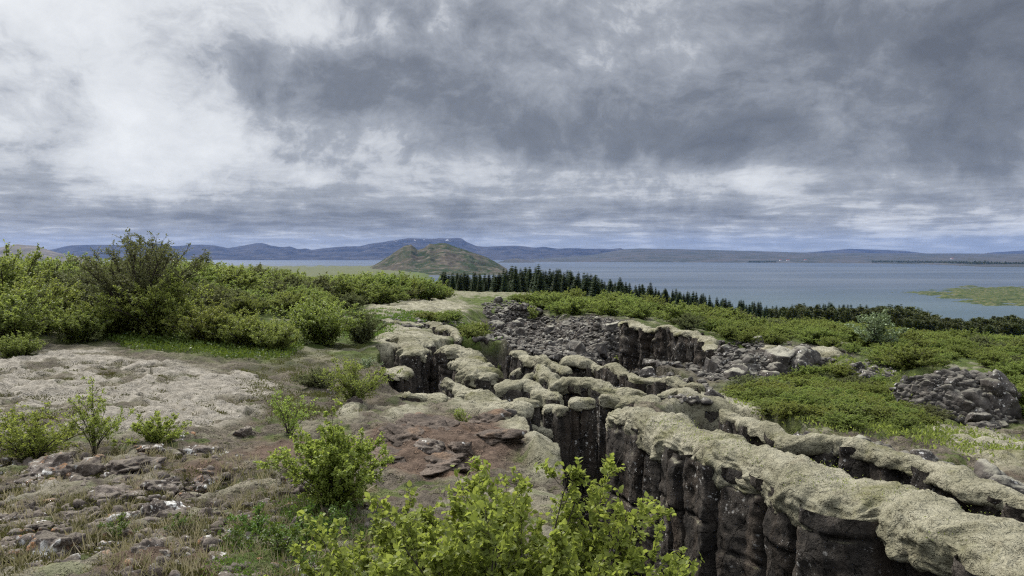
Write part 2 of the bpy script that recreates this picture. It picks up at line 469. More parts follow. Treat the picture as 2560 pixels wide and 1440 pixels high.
PALE = [[(-300, 868), (120, 872), (260, 880), (330, 905), (500, 925), (640, 930), (700, 960), (690, 1000), (640, 1040), (560, 1075), (440, 1085), (300, 1090), (100, 1095), (-300, 1100)],
        [(-200, 1165), (60, 1185), (150, 1200), (140, 1225), (60, 1245), (-200, 1250)]]
MOSSP = [[(945, 815), (1000, 812), (1090, 832), (1150, 870), (1230, 930), (1150, 950), (1100, 905), (1050, 880), (960, 880)],
         [(920, 760), (1000, 745), (1080, 745), (1150, 755), (1190, 775), (1130, 790), (1030, 790), (930, 790)],
         [(1310, 1085), (1370, 1075), (1425, 1115), (1420, 1160), (1380, 1200), (1320, 1180)],
         [(1120, 1012), (1220, 1015), (1290, 1045), (1330, 1085), (1290, 1090), (1230, 1050), (1120, 1025)],
         [(980, 1030), (1040, 1010), (1090, 1030), (1020, 1048), (950, 1055)],
         [(1620, 975), (1760, 968), (1850, 1000), (1930, 1045), (1800, 1045), (1690, 1030)],
         [(2330, 1060), (2450, 1075), (2700, 1120), (2700, 1190), (2500, 1170), (2400, 1130), (2300, 1085)],
         [(1680, 735), (730, 745), (760, 728), (700, 728)], [(850, 1020), (900, 1010), (900, 1060), (840, 1050)]]
SOIL = [[(920, 1085), (1010, 1050), (1150, 1040), (1250, 1055), (1310, 1090), (1300, 1140), (1230, 1175), (1120, 1190), (980, 1180), (900, 1130)],
        [(560, 1130), (700, 1110), (860, 1100), (900, 1130), (760, 1160), (590, 1165)],
        [(450, 1160), (560, 1155), (600, 1190), (520, 1205), (450, 1190)], [(-50, 1260), (70, 1262), (90, 1295), (-50, 1310)],
        [(300, 1395), (520, 1390), (560, 1460), (250, 1460)], [(540, 1290), (640, 1300), (650, 1350), (540, 1340)]]
GREENP = [[(260, 850), (330, 832), (700, 840), (760, 870), (720, 905), (620, 905), (480, 885), (330, 880)],
          [(820, 780), (940, 775), (980, 810), (960, 845), (830, 840)], [(560, 1330), (760, 1250), (950, 1300), (1000, 1460), (560, 1460)],
          [(1030, 800), (1150, 800), (1230, 850), (1190, 850), (1100, 820)]]

def build_ground():
    ys = np.concatenate([np.geomspace(1.3, 160, 1080), np.geomspace(162, 12000, 170)])
    ts = np.linspace(-.98, .98, 1060)
    T, Y = np.meshgrid(ts, ys); X = T * Y
    x, y = X.ravel(), Y.ravel()
    z, px, py, carve, wx, hump = GZ(x, y, True)
    pale = np.zeros_like(z)
    for p in PALE: pale = np.maximum(pale, softpoly(px, py, p, 14, 40, wx))
    moss = np.zeros_like(z)
    for p in MOSSP: moss = np.maximum(moss, softpoly(px, py, p, 10, 22, wx))
    soil = np.zeros_like(z)
    for p in SOIL: soil = np.maximum(soil, softpoly(px, py, p, 14, 40, wx))
    green = sst(12.0, 17.0, y + wx[0] * 3)
    right = sst(1740, 1830, px + wx[0] * 40) * sst(1090, 1060, py)
    green = green * (1 - .4 * sst(700, 1500, y) * (1 - sst(1010, 1040, px) ))
    green = np.maximum(green, right * sst(-.2, .3, fbm2(x, y, .9, 3, 77) + .25))
    for p in GREENP: green = np.maximum(green, softpoly(px, py, p, 14, 50, wx) * .95)
    spots = fbm2(x, y, .9, 5, 41, .6)
    spots2 = fbm2(x, y * 1.6, 2.6, 4, 43, .6)
    holes = sst(.08, .34, spots + .45 * spots2)
    pale = pale * (1 - .9 * holes)
    far = sst(14, 30, y)
    # scattered pale moss cushions in the foreground heath
    fg = sst(.18, .40, fbm2(x, y, 1.7, 4, 45, .6)) * sst(12, 8, y) * .45
    patch = sst(.25, .45, fbm2(x, y, .45, 4, 46, .6)) * sst(10, 16, y) * sst(70, 35, y) * .45
    moss = np.maximum(moss, np.maximum(patch, fg * (1 - soil)))
    soil = np.maximum(soil, sst(.30, .48, fbm2(x, y, 1.3, 4, 47, .6)) * sst(11, 7, y) * .4)
    moss = np.maximum(moss, pale)
    green = green * (1 - np.maximum(moss, 0))
    green = np.maximum(green, sst(.22, .42, fbm2(x, y, 2.4, 4, 49, .6)) * sst(13, 8, y) * .8 * (1 - soil))
    # relief
    sp = np.maximum(y * .0046, y * .0018)
    fd = lambda wl: np.clip(wl / (2.2 * sp) - .6, 0, 1)
    h = np.zeros_like(z)
    n = y < 60
    xs, yn = x[n], y[n]
    b1 = np.abs(pn2(xs * 1.9, yn * 1.9, 51)); b2 = np.abs(pn2(xs * 4.6 + b1, yn * 4.6, 52)); b3 = np.abs(pn2(xs * 11, yn * 11 + b2, 53)); b4 = pn2(xs * 27, yn * 27, 54)
    cush = (.11 * b1 + .075 * b2 * fd(.22)[n] + .032 * b3 * fd(.09)[n] + .008 * b4 * fd(.04)[n])
    rough = fbm2(xs, yn, 1.7, 3, 55, .6) * .05 + fbm2(xs, yn, 7, 2, 58, .6) * .022 * fd(.14)[n] + fbm2(xs, yn, 25, 2, 60, .6) * .008 * fd(.04)[n]
    mm = np.maximum(moss, pale)[n]
    hh = mm * cush * (1 - .15 * pale[n]) + (1 - mm) * rough * 1.25
    sm = soil[n]
    hh = hh * (1 - .4 * sm) + sm * (np.abs(pn2(xs * 3.1, yn * 3.1, 61)) * .05)
    h[n] = hh * sst(60, 35, yn)
    rock = sst(.25, .6, carve)
    k = softpoly(px, py, [(1250, 870), (1330, 790), (1500, 795), (1720, 835), (1800, 860), (2060, 865), (2150, 890), (1960, 965), (1800, 965), (1700, 925), (1500, 915)], 12, 20, wx)
    rock = np.maximum(rock, k * .9)
    h += rock * fbm2(x, y, 3.0, 3, 63, .6) * .09 * (y < 60)
    z = z + h
    tx = softpoly(px, py, [(470, 652), (960, 652), (960, 672), (470, 672)], 4)
    me = mesh('ground', np.stack([x, y, z], 1), [gridf(len(ys), len(ts))[:, ::-1]], M['ground'],
              dict(moss=moss * (1 - rock), pale=pale, soil=soil * (1 - rock), green=green * (1 - rock), rock=rock))
    o = link('ground', me); tag(o, kind='structure')
    return o

# ------------------------------------------------------------------ lava ridges
def catmull(pts, step):
    p = np.asarray(pts, float)
    p = np.vstack([2 * p[0] - p[1], p, 2 * p[-1] - p[-2]])
    out = []
    for i in range(1, len(p) - 2):
        n = max(2, int(np.linalg.norm(p[i + 1, :2] - p[i, :2]) / step))
        t = np.linspace(0, 1, n, endpoint=False)[:, None]
        a, b, c, d = p[i - 1], p[i], p[i + 1], p[i + 2]
        out.append(.5 * ((2 * b) + (c - a) * t + (2 * a - 5 * b + 4 * c - d) * t ** 2 + (3 * b - a - 3 * c + d) * t ** 3))
    out.append(p[-2][None])
    return np.vstack(out)

def grid_normals(V, wrap=False):
    du = np.gradient(V, axis=0)
    if wrap: dv = np.roll(V, -1, 1) - np.roll(V, 1, 1)
    else: dv = np.gradient(V, axis=1)
    n = np.cross(du, dv); l = np.linalg.norm(n, axis=2, keepdims=True)
    return n / np.maximum(l, 1e-9)

def ridge(label, path, group=None, cap=.24, depth=1.6, res=.03, colw=(.3, .8), seed=0, lobe=.30, step_off=.16, cat='lava ridge', name='lava_ridge', rough=1.0, jit=1.0):
    """path: list of (x,y,z,halfwidth): a mossy-topped lava wall"""
    rng = np.random.RandomState(seed + 100)
    c = catmull(path, res)
    d = np.linalg.norm(np.diff(c[:, :2], axis=0), axis=1); s = np.concatenate([[0], np.cumsum(d)]); L = s[-1]
    N = int(L / res) + 1
    q = np.linspace(0, L, N)
    c = np.stack([np.interp(q, s, c[:, i]) for i in range(4)], 1)
    tg = np.gradient(c[:, :2], axis=0); tg /= np.linalg.norm(tg, axis=1)[:, None]
    nr = np.stack([-tg[:, 1], tg[:, 0]], 1)
    mw = c[:, 3].mean()
    c[:, :2] += nr * (fbm2(q, q * 0 + seed * 5.7, .9, 3, seed + 41) * jit * min(.20, mw * .5))[:, None]
    w0 = c[:, 3] * np.clip(1 + fbm2(q, q * 0 + seed * 2.9, 1.0, 3, seed + 43) * .6 * jit, .5, 1.6)
    zc = c[:, 2] + fbm2(q, q * 0 + seed * 7.3, .9, 3, seed) * (.05 + .08 * jit)
    endl = np.minimum(w0.mean() * 1.0, L * .35)
    e = np.clip(np.minimum(q, L - q) / endl, 0, 1)
    tap = np.sqrt(np.clip(1 - (1 - e) ** 2, 0, 1)) * .98 + .02
    # --- moss blanket
    K = max(24, int((w0.mean() * 2 + cap * 3) / res))
    th = np.linspace(-2.45, 2.45, K)
    sn, cs = np.sin(th), np.cos(th)
    sp = lambda v, p: np.sign(v) * np.abs(v) ** p
    lat = sp(sn, .55); ver = np.where(cs > 0, sp(cs, .55), sp(cs, .9) * .8)
    side = np.sign(sn)
    lb = {}
    for sd in (-1, 1):
        f = np.abs(pn2(q * .95 + sd * 31.7, q * 0 + seed * 3.1, seed + 3)) * 1.1 + np.abs(pn2(q * 2.7 + sd * 17.1, q * 0 + seed, seed + 4)) * .5
        lb[sd] = (1 - lobe) + lobe * 1.9 * (f - .12)
    wl = np.where(side[None, :] < 0, lb[-1][:, None], lb[1][:, None])
    wq = (w0 * tap)[:, None] * wl
    droop = {sd: (np.abs(pn2(q * 1.1 + sd * 31.7, q * 0 + seed * 3.1, seed + 3)) * .9 + .15) for sd in (-1, 1)}
    dr = np.where(side[None, :] < 0, droop[-1][:, None], droop[1][:, None])
    capq = cap * (.35 + .65 * tap)[:, None]
    X = c[:, 0:1] + nr[:, 0:1] * lat[None] * wq
    Yv = c[:, 1:2] + nr[:, 1:2] * lat[None] * wq
    Z = (zc - cap)[:, None] + ver[None] * capq - (np.abs(lat)[None] ** 3) * dr * cap * .9
    V = np.stack([X, Yv, Z], 2)
    n = grid_normals(V)
    if n[:, K // 2, 2].mean() < 0: n = -n
    dep = (.030 + .030 * jit) * (np.abs(pn3(V, 1.9, seed)) * 2 - .5) + .022 * (np.abs(pn3(V + n * .05, 5.5, seed + 1)) * 2 - .5)
    Sg = np.broadcast_to(q[:, None], V.shape[:2]); Tg = np.concatenate([np.zeros((N, 1)), np.cumsum(np.linalg.norm(np.diff(V, axis=1), axis=2), 1)], 1)
    wp = pn3(V, 3.1, seed + 6) * .10
    dep += .034 * (np.abs(pn2(Sg * 4.2 + seed, (Tg + wp) * 10.5, seed + 2)) * 2 - .5) + .016 * (np.abs(pn2(Sg * 9 + seed, (Tg + wp) * 21, seed + 5)) * 2 - .5) + .006 * pn3(V, 24, seed + 7)
    sc = min(1.0, .35 + w0.mean())
    V = V + n * (dep * sc)[..., None]
    f = gridf(N, K)
    fn = np.cross(V[1, K // 2] - V[0, K // 2], V[0, K // 2 + 1] - V[0, K // 2])
    if fn[2] > 0: f = f[:, ::-1]
    mid = c[N // 2]
    root = empty(name, (mid[0], mid[1], mid[2] - depth))
    off = np.array((mid[0], mid[1], mid[2] - depth))
    link('moss_blanket', mesh('moss_blanket', V.reshape(-1, 3) - off, [f], M['moss']), root)
    # --- rock wall
    res2 = res * 1.0
    wi = (w0 * tap) * .86
    Lf = np.concatenate([np.stack([c[:, 0] + nr[:, 0] * wi, c[:, 1] + nr[:, 1] * wi], 1),
                         np.stack([c[:, 0] - nr[:, 0] * wi, c[:, 1] - nr[:, 1] * wi], 1)[::-1]])
    zz = np.concatenate([zc, zc[::-1]])
    on = np.concatenate([nr, -nr[::-1]])
    dd = np.linalg.norm(np.diff(np.vstack([Lf, Lf[:1]]), axis=0), axis=1); ss = np.concatenate([[0], np.cumsum(dd)])
    NU = int(ss[-1] / res2); uu = np.linspace(0, ss[-1], NU, endpoint=False)
    cl = lambda a: np.interp(uu, ss, np.append(a, a[0]))
    ox, oy, oz = cl(Lf[:, 0]), cl(Lf[:, 1]), cl(zz)
    onx, ony = cl(on[:, 0]), cl(on[:, 1])
    # normals from the outline itself
    gx = np.roll(ox, -3) - np.roll(ox, 3); gy = np.roll(oy, -3) - np.roll(oy, 3)
    l = np.hypot(gx, gy) + 1e-9; nx, ny = gy / l, -gx / l
    if (nx * onx + ny * ony).mean() < 0: nx, ny = -nx, -ny
    NV = max(10, int(depth / (res2 * 1.5)))
    vv = np.linspace(0, 1, NV)
    zt = oz - cap * .75
    Zr = zt[:, None] - vv[None] * (depth - cap)
    bx = np.broadcast_to(ox[:, None], Zr.shape); by = np.broadcast_to(oy[:, None], Zr.shape)
    P3 = np.stack([bx, by, Zr], 2)
    warp = pn3(P3, 1.3, seed + 8) * .10 + pn3(P3, 4, seed + 9) * .03
    nb = max(3, int(ss[-1] / np.mean(colw)))
    wd = rng.uniform(colw[0], colw[1], nb * 2); bnd = np.cumsum(wd); bnd = bnd[bnd < ss[-1] - colw[0] * .6]; bnd = np.concatenate([[0], bnd, [ss[-1]]])
    tilt = np.interp(uu, bnd, rng.uniform(-.10, .10, len(bnd)))
    su = (uu[:, None] + warp + tilt[:, None] * (Zr - zt[:, None])) % ss[-1]
    ci = np.clip(np.searchsorted(bnd, su, side='right') - 1, 0, len(bnd) - 2)
    co = rng.uniform(-step_off, step_off * .45, len(bnd)); jh = rng.uniform(.35, 1.0, len(bnd)); jo = rng.uniform(0, 1, len(bnd))
    lay = np.floor((zt[:, None] - Zr + warp * .6) / jh[ci] + jo[ci])
    lo = ((np.sin(lay * 12.9898 + ci * 78.233) * 43758.5453) % 1.0)
    fr = (((zt[:, None] - Zr + warp * .6) / jh[ci] + jo[ci]) % 1.0)
    dist = np.minimum(su - bnd[ci], bnd[ci + 1] - su)
    o = co[ci] + (lo - .6) * step_off * .5
    o = o - .13 * np.exp(-(dist / .028) ** 2) * (.5 + .5 * lo) - .04 * np.exp(-((np.minimum(fr, 1 - fr) * jh[ci]) / .018) ** 2)
    cx = dist / np.maximum(bnd[ci + 1] - bnd[ci], 1e-3)
    o = o + .035 * np.clip(cx * 7, 0, 1)
    o = o + rough * (fbm3(P3, 1.6, 3, seed + 12) * .06 - np.abs(fbm3(P3, 4.5, 3, seed + 14, .55)) * .032 + fbm3(P3, 14, 2, seed + 17, .6) * .012) + vv[None] * .10
    o = o * np.clip(np.interp(uu, ss, np.append(np.concatenate([wi, wi[::-1]]), wi[0])) / .25, .05, 1)[:, None]
    V = np.stack([bx + nx[:, None] * o, by + ny[:, None] * o, Zr], 2)
    f = gridf(NU, NV)
    last = np.arange(NV - 1); a = (NU - 1) * NV + last
    f = np.vstack([f, np.stack([a, a + 1, last + 1, last], 1)])
    v0 = V[NU // 4]; fnv = np.cross(V[NU // 4 + 1, NV // 2] - v0[NV // 2], v0[NV // 2 + 1] - v0[NV // 2])
    if fnv[0] * nx[NU // 4] + fnv[1] * ny[NU // 4] > 0: f = f[:, ::-1]
    link('rock_wall', mesh('rock_wall', V.reshape(-1, 3) - off, [f], M['basalt']), root)
    tag(root, label, cat, group)
    return root

def rp(pts, z, hw):
    """pixel path on the level z -> ridge path"""
    out = []
    for i, p in enumerate(pts):
        g = G(p[0], p[1], z if np.isscalar(z) else z[i]); out.append((g[0], g[1], g[2], hw if np.isscalar(hw) else hw[i]))
    return out

def build_ridges():
    g = 'mossy lava walls of the rift'
    ridge('long mossy lava wall with tall dark basalt face running to the right edge',
          rp([(1520, 1004), (1610, 1022), (1700, 1050), (1790, 1085), (1880, 1122), (1990, 1160), (2110, 1198), (2230, 1232), (2350, 1275), (2460, 1325), (2560, 1375), (2720, 1470), (3000, 1700)],
             -1.78, [.30, .34, .36, .38, .40, .41, .41, .41, .42, .43, .44, .46, .5]), g, cap=.20, depth=3.2, res=.018, colw=(.25, .85), seed=1, lobe=.30, step_off=.15, rough=.8, jit=.35)
    ridge('lower rubbly mossy lava wall just behind the long one, beside the green slope',
          rp([(1800, 1022), (1880, 1050), (1980, 1078), (2100, 1092), (2220, 1120), (2340, 1160), (2450, 1195), (2560, 1232), (2720, 1290)], -1.93, .17), g, cap=.09, depth=1.3, res=.025, colw=(.15, .4), seed=2, lobe=.45, step_off=.2, rough=1.6, jit=.6)
    specs = [
     ('broad moss covered lava tongue curving round the dark hole left of the rift', [(1085, 862), (1140, 870), (1180, 890), (1205, 915), (1235, 945)], -1.93, [.5, .6, .7, .7, .55], .26, 1.3, .35),
     ('mossy lava shoulder with sheer dark columns at the left of the rift', [(955, 830), (1005, 840), (1035, 862), (1040, 885)], -1.90, [.6, .7, .6, .45], .22, 1.7, .2),
     ('mossy lava block above the dark hole, below the grassy bank', [(905, 930), (950, 925), (990, 925), (1010, 935)], -1.95, [.4, .45, .4, .3], .12, 1.4, .2),
     ('rounded mossy boulder ridge with white lichen spot beside the brown mound', [(1010, 985), (1050, 975), (1090, 975), (1115, 990)], -1.82, [.30, .36, .36, .22], .20, .9, .3),
     ('thick mossy lava ridge winding down to the brown mound', [(1100, 948), (1150, 958), (1200, 978), (1250, 998), (1290, 1012), (1320, 1030)], -1.88, [.32, .36, .38, .36, .34, .22], .25, 1.2, .4),
     ('lumpy mossy lava ridge in the middle of the rift', [(1235, 955), (1270, 957), (1320, 956), (1365, 966), (1400, 982)], -1.92, [.28, .34, .34, .32, .24], .24, 1.2, .4),
     ('long mossy lava ridge crossing the rift towards the right', [(1345, 912), (1380, 936), (1430, 946), (1470, 956), (1520, 964), (1570, 970), (1620, 980)], -1.93, [.35, .40, .40, .38, .38, .36, .25], .25, 1.3, .42),
     ('narrow mossy lava crest at the back of the rift floor', [(1285, 874), (1330, 888), (1380, 902), (1420, 918)], -1.95, [.28, .35, .32, .24], .2, 1.1, .4),
     ('low mossy lava crest below the dark cliff', [(1410, 890), (1460, 897), (1515, 905), (1545, 922), (1590, 932), (1650, 938), (1700, 948), (1760, 968)], -1.97, [.26, .3, .32, .3, .3, .32, .3, .2], .18, 1.0, .45),
     ('square basalt pillar with thin moss cap left of the long wall', [(1288, 1004), (1315, 1002), (1345, 1006)], -1.85, [.2, .27, .2], .09, 1.3, .1),
     ('basalt pillar with overhanging moss cap touching the long wall', [(1428, 1000), (1455, 997), (1485, 1003)], -1.85, [.2, .27, .2], .14, 1.6, .2),
     ('small mossy ledge low in the rift under the two pillars', [(1305, 1060), (1345, 1052), (1385, 1060)], -2.1, [.2, .26, .2], .16, .9, .3),
     ('knobbly mossy lava lump between the two pillars', [(1360, 1012), (1390, 1008), (1415, 1022)], -1.95, [.2, .26, .2], .14, 1.2, .4),
     ('flat mossy lava roof behind the start of the long wall', [(1500, 985), (1550, 980), (1610, 990), (1640, 1000)], -1.88, [.3, .36, .36, .25], .2, 1.2, .3),
     ('mossy lava lip above the cracked rubble, left of the green slope', [(1640, 985), (1700, 985), (1760, 1000), (1820, 1012)], -1.98, [.25, .3, .3, .2], .14, .9, .4),
     ('mossy lava edge at the foot of the grassy knoll, upper left of the rift', [(945, 800), (1000, 803), (1060, 806), (1110, 820), (1150, 840)], -2.02, [.35, .4, .4, .35, .25], .16, .7, .4),
     ('hummocky mossy lava edge at the right, under the boulder pile', [(2310, 1085), (2380, 1095), (2450, 1105), (2540, 1125), (2660, 1150)], -2.12, [.2, .25, .28, .28, .2], .14, .6, .5),
    ]
    for i, (lab, pts, z, hw, cap, dep, lobe) in enumerate(specs):
        ridge(lab, rp(pts, z, [v * .62 for v in hw]), g, cap=cap * .54, depth=dep + .3, res=.026, colw=(.18, .45), seed=10 + i, lobe=min(.55, lobe * 1.25), step_off=.13)
    rb = np.random.RandomState(12)
    for i, q in enumerate(sample_poly(rb, [(1130, 905), (1230, 930), (1330, 900), (1560, 940), (1740, 965), (1640, 990), (1500, 1000), (1420, 1040), (1330, 1050), (1290, 1000), (1150, 985)], 22)):
        a = rb.uniform(0, pi); L = rb.uniform(.22, .5); z = rb.uniform(-2.45, -2.12); g0 = G(q[0], q[1], z); w = rb.uniform(.14, .26)
        d = np.array((cos(a), sin(a) * .6)); pts = [(g0[0] - d[0] * L, g0[1] - d[1] * L, z - .05, w * .8), (g0[0], g0[1], z, w), (g0[0] + d[0] * L, g0[1] + d[1] * L, z + .03, w * .8)]
        ridge('small mossy lava block wedged between the larger ridges of the rift', pts, 'small mossy lava blocks in the rift', cap=rb.uniform(.08, .14), depth=1.0, res=.03, colw=(.12, .3), seed=60 + i, lobe=.4, step_off=.12, cat='lava block', name='lava_block')
    ridge('tall dark basalt cliff with slanting slabs facing the rift, under the green thicket',
          rp([(1545, 801), (1590, 804), (1650, 816), (1710, 830), (1760, 846), (1785, 868)], -1.93, [.2, .26, .26, .26, .24, .2]), g, cap=.08, depth=2.4, res=.036, colw=(.18, .7), seed=3, lobe=.35, step_off=.34, rough=2.4)
    ridge('low mossy lava shelf on top of the far rubble band',
          rp([(1900, 862), (1980, 868), (2060, 880), (2110, 892)], -2.05, [.4, .55, .5, .3]), g, cap=.12, depth=.6, res=.04, colw=(.25, .5), seed=4, lobe=.4)
    ridge('pale lava outcrop among the far bushes left of centre, beside a dark bush', [(*P(572, 688, 40)[:3], .5), (*P(600, 684, 41)[:3], .9), (*P(625, 690, 40)[:3], .4)], 'pale lava outcrops', cap=.35, depth=1.0, res=.06, seed=5)
    ridge('small pale lava outcrop right of the tall willow', [(*P(490, 678, 38)[:3], .4), (*P(512, 680, 38)[:3], .5), (*P(530, 685, 38)[:3], .3)], 'pale lava outcrops', cap=.35, depth=1.0, res=.06, seed=6)

# ------------------------------------------------------------------ rocks
import bmesh
def rock_mesh(name, seed, sub, mat, planes=9, rough=.05, flat=.75):
    bm = bmesh.new(); bmesh.ops.create_icosphere(bm, subdivisions=sub, radius=1)
    V = np.array([v.co[:] for v in bm.verts]); T = np.array([[v.index for v in f.verts] for f in bm.faces]); bm.free()
    rng = np.random.RandomState(seed)
    for _ in range(planes):
        n = rng.normal(size=3); n /= np.linalg.norm(n); d = rng.uniform(.55, .85)
        k = V @ n - d; V = V - np.where(k > 0, k, 0)[:, None] * n * .96
    V = V * np.array((rng.uniform(.85, 1.2), rng.uniform(.8, 1.1), flat * rng.uniform(.85, 1.15)))
    nn = V / np.linalg.norm(V, axis=1)[:, None]
    V = V + nn * (fbm3(V + seed * 3.7, 1.3, 3, seed, .5) * rough * 1.6 + fbm3(V + seed, 4.2, 4, seed + 5, .6) * rough * .42)[:, None]
    return V / .8, T, mat

def build_rocks():
    rng = np.random.RandomState(77)
    protos = []
    for i in range(12):
        V, T, m = rock_mesh('boulder', 200 + i, 4, M['boulder'], rng.randint(8, 14), .09, .95)
        protos.append(mesh('boulder', V, [T], m))
    A = [
     ([(1265, 862), (1330, 800), (1400, 787), (1500, 795), (1580, 812), (1610, 870), (1690, 885), (1700, 918), (1500, 908), (1400, 897), (1300, 880)], 84, (.16, .42), 'dark lava boulder in the heap below the basalt cliff', 'boulders below the basalt cliff'),
     ([(1205, 760), (1260, 748), (1345, 745), (1350, 780), (1290, 860), (1240, 850)], 44, (.22, .55), 'dark lava boulder in the rubble gully running up to the thicket', 'boulders in the rubble gully'),
     ([(1690, 875), (1760, 855), (1900, 853), (2050, 870), (2130, 885), (2050, 915), (1950, 940), (1920, 965), (1800, 960), (1720, 930)], 66, (.13, .36), 'dark lava boulder in the long rubble band right of the cliff', 'boulders in the long rubble band'),
     ([(2220, 985), (2260, 955), (2380, 930), (2490, 945), (2535, 990), (2525, 1060), (2480, 1085), (2380, 1045), (2280, 1020)], 44, (.14, .30), 'mossy lava boulder in the rounded pile at the right edge', 'boulders in the right hand pile'),
     ([(2090, 965), (2120, 920), (2180, 900), (2240, 925), (2230, 950)], 12, (.12, .28), 'lava boulder in the small heap among the low bushes', 'boulders in the small heap'),
     ([(1990, 1095), (2100, 1110), (2300, 1160), (2560, 1235), (2560, 1285), (2330, 1215), (2180, 1170)], 52, (.14, .30), 'lava boulder in the cleft behind the long mossy wall', 'boulders in the cleft'),
     ([(1000, 960), (1100, 890), (1240, 940), (1340, 900), (1600, 950), (1720, 960), (1500, 1010), (1440, 1100), (1330, 1070), (1150, 975)], 20, (.12, .26), 'lava boulder between the mossy ridges of the rift', 'boulders between the ridges'),
     ([(1630, 945), (1760, 965), (1810, 1012), (1700, 1008), (1610, 985)], 12, (.14, .30), 'lava boulder in the hollow left of the green slope', 'boulders in the hollow'),
     ([(940, 798), (1050, 792), (1150, 808), (1230, 850), (1205, 858), (1100, 825), (960, 815)], 14, (.16, .34), 'lava boulder at the foot of the grassy knoll', 'boulders under the knoll'),
    ]
    small = []
    for poly, n, (s0, s1), lab, grp in A:
        pts = sample_poly(rng, poly, n); h = hits(pts)
        for q in h:
            s = .42 * s0 * (1.55 * s1 / s0) ** (rng.rand() ** 1.9)
            o = link('boulder', protos[rng.randint(len(protos))], None, (q[0], q[1], q[2] + s * rng.uniform(0, .3)))
            o.scale = [float(s * v) for v in rng.uniform(.85, 1.2, 3)]; o.rotation_euler = [float(v) for v in (rng.uniform(-.5, .5), rng.uniform(-.5, .5), rng.uniform(0, 6.28))]
            tag(o, lab, 'boulder', grp)
        h = hits(sample_poly(rng, poly, int(n * 16)))
        for q in h: small.append((q, .55 * s0 * rng.uniform(.35, 1.0)))
    lo = [rock_mesh('r', 300 + i, 3, None, rng.randint(7, 12), .06) for i in range(8)]
    VV, FF, k = [], [], 0
    for q, s in small:
        V, T, _ = lo[rng.randint(8)]
        a = rng.uniform(0, 6.28); ca, sa = cos(a), sin(a)
        W = V * s * rng.uniform(.8, 1.25, 3)
        W = np.stack([W[:, 0] * ca - W[:, 1] * sa, W[:, 0] * sa + W[:, 1] * ca, W[:, 2]], 1) + q + (0, 0, s * .25)
        VV.append(W); FF.append(T + k); k += len(V)
    o = link('rubble', mesh('rubble', np.vstack(VV), [np.vstack(FF)], M['boulder'])); tag(o, 'small loose lava rubble filling the slopes of the rift', 'rubble', None, 'stuff')
    # foreground rocks: px, py (middle), width px, height ratio, label
    R = [
     (145, 1360, 105, .75, 'brown rock with two white lichen splashes and orange spots at the lower left'),
     (380, 1375, 85, .9, 'blocky rock with white lichen caps on both upper corners, low in the left foreground'),
     (402, 1278, 115, .62, 'large dark rock with orange lichen on top, middle of the left foreground'),
     (205, 1213, 80, .6, 'flat rock with pale lichen top, below the broad dark slab'),
     (300, 1228, 110, .5, 'wide rock with white and orange lichen beside the flat pale one'),
     (510, 1203, 70, .62, 'grey rock with a bright white lichen crown next to the straw patch'),
     (415, 1210, 85, .5, 'sloping brown rock with small white lichen dots left of the white crowned rock'),
     (215, 1175, 90, .7, 'speckled dark rock at the right end of the broad dark slab'),
     (120, 1165, 120, .4, 'broad dark slab jutting from the heath at the far left'),
     (330, 1165, 105, .45, 'low rough rock below the twin grey rocks'),
     (463, 1083, 46, .95, 'upright grey rock with white tip beside the small green shrub'),
     (433, 1096, 42, .8, 'grey rock leaning on the upright one with a white tip'),
     (375, 1125, 70, .6, 'brown rock with a hollow top left of the twin grey rocks'),
     (530, 1125, 85, .4, 'layered brown ledge rock with a dark undercut'),
     (612, 1080, 40, .8, 'small pointed rock at the edge of the pale lichen field'),
     (190, 1285, 95, .45, 'half buried rock with an orange lichen patch, left foreground'),
     (290, 1300, 115, .4, 'long low grey rock in front of the large dark rock'),
     (70, 1310, 110, .35, 'low lichen crusted rock at the left edge of the foreground'),
     (510, 1290, 55, .8, 'leaning brown rock right of the large dark rock'),
     (470, 1240, 32, .7, 'small pale grey pointed rock above the large dark rock'),
     (75, 1270, 36, .8, 'small dark pointed stone in the reddish soil at the left'),
     (10, 1370, 60, .5, 'white streaked rock cut by the left edge of the view'),
     (20, 1300, 55, .6, 'dark rock cut by the left edge of the view'),
     (655, 1355, 42, .5, 'small dark stone in the green heath by the near birch'),
     (660, 1255, 40, .4, 'small stone with a white lichen spot below the second birch'),
     (540, 1400, 90, .35, 'low brown rock at the lower edge near the moss'),
     (230, 1420, 80, .4, 'low stone by the moss at the bottom left corner'),
     (1155, 1115, 62, .6, 'brown rock with a white spot on the reddish mound'),
     (1080, 1110, 85, .55, 'rounded brown rock beside the one with a white spot'),
     (1010, 1085, 110, .35, 'low brown slab on the left flank of the reddish mound'),
     (1130, 1060, 100, .3, 'flat ochre slab on top of the reddish mound'),
     (1190, 1045, 70, .35, 'brown slab at the back of the reddish mound'),
     (1240, 1085, 120, .28, 'long reddish slab on the right flank of the reddish mound'),
     (1110, 1150, 150, .26, 'broad brown slab at the front of the reddish mound'),
     (960, 1130, 120, .26, 'low rounded brown slab at the front left of the reddish mound'),
     (1060, 1060, 150, .26, 'wide flat brown slab left of the ochre one on the reddish mound'),
     (1225, 1045, 90, .4, 'dark brown block behind the reddish mound under a mossy ridge'),
     (880, 1005, 45, .7, 'dark mossy rock behind the spreading willow shrub'),
     (70, 850, 30, .9, 'dark rock at the far left edge of the lichen field'),
     (830, 985, 40, .8, 'grey rock below the pale green shrub'),
    ]
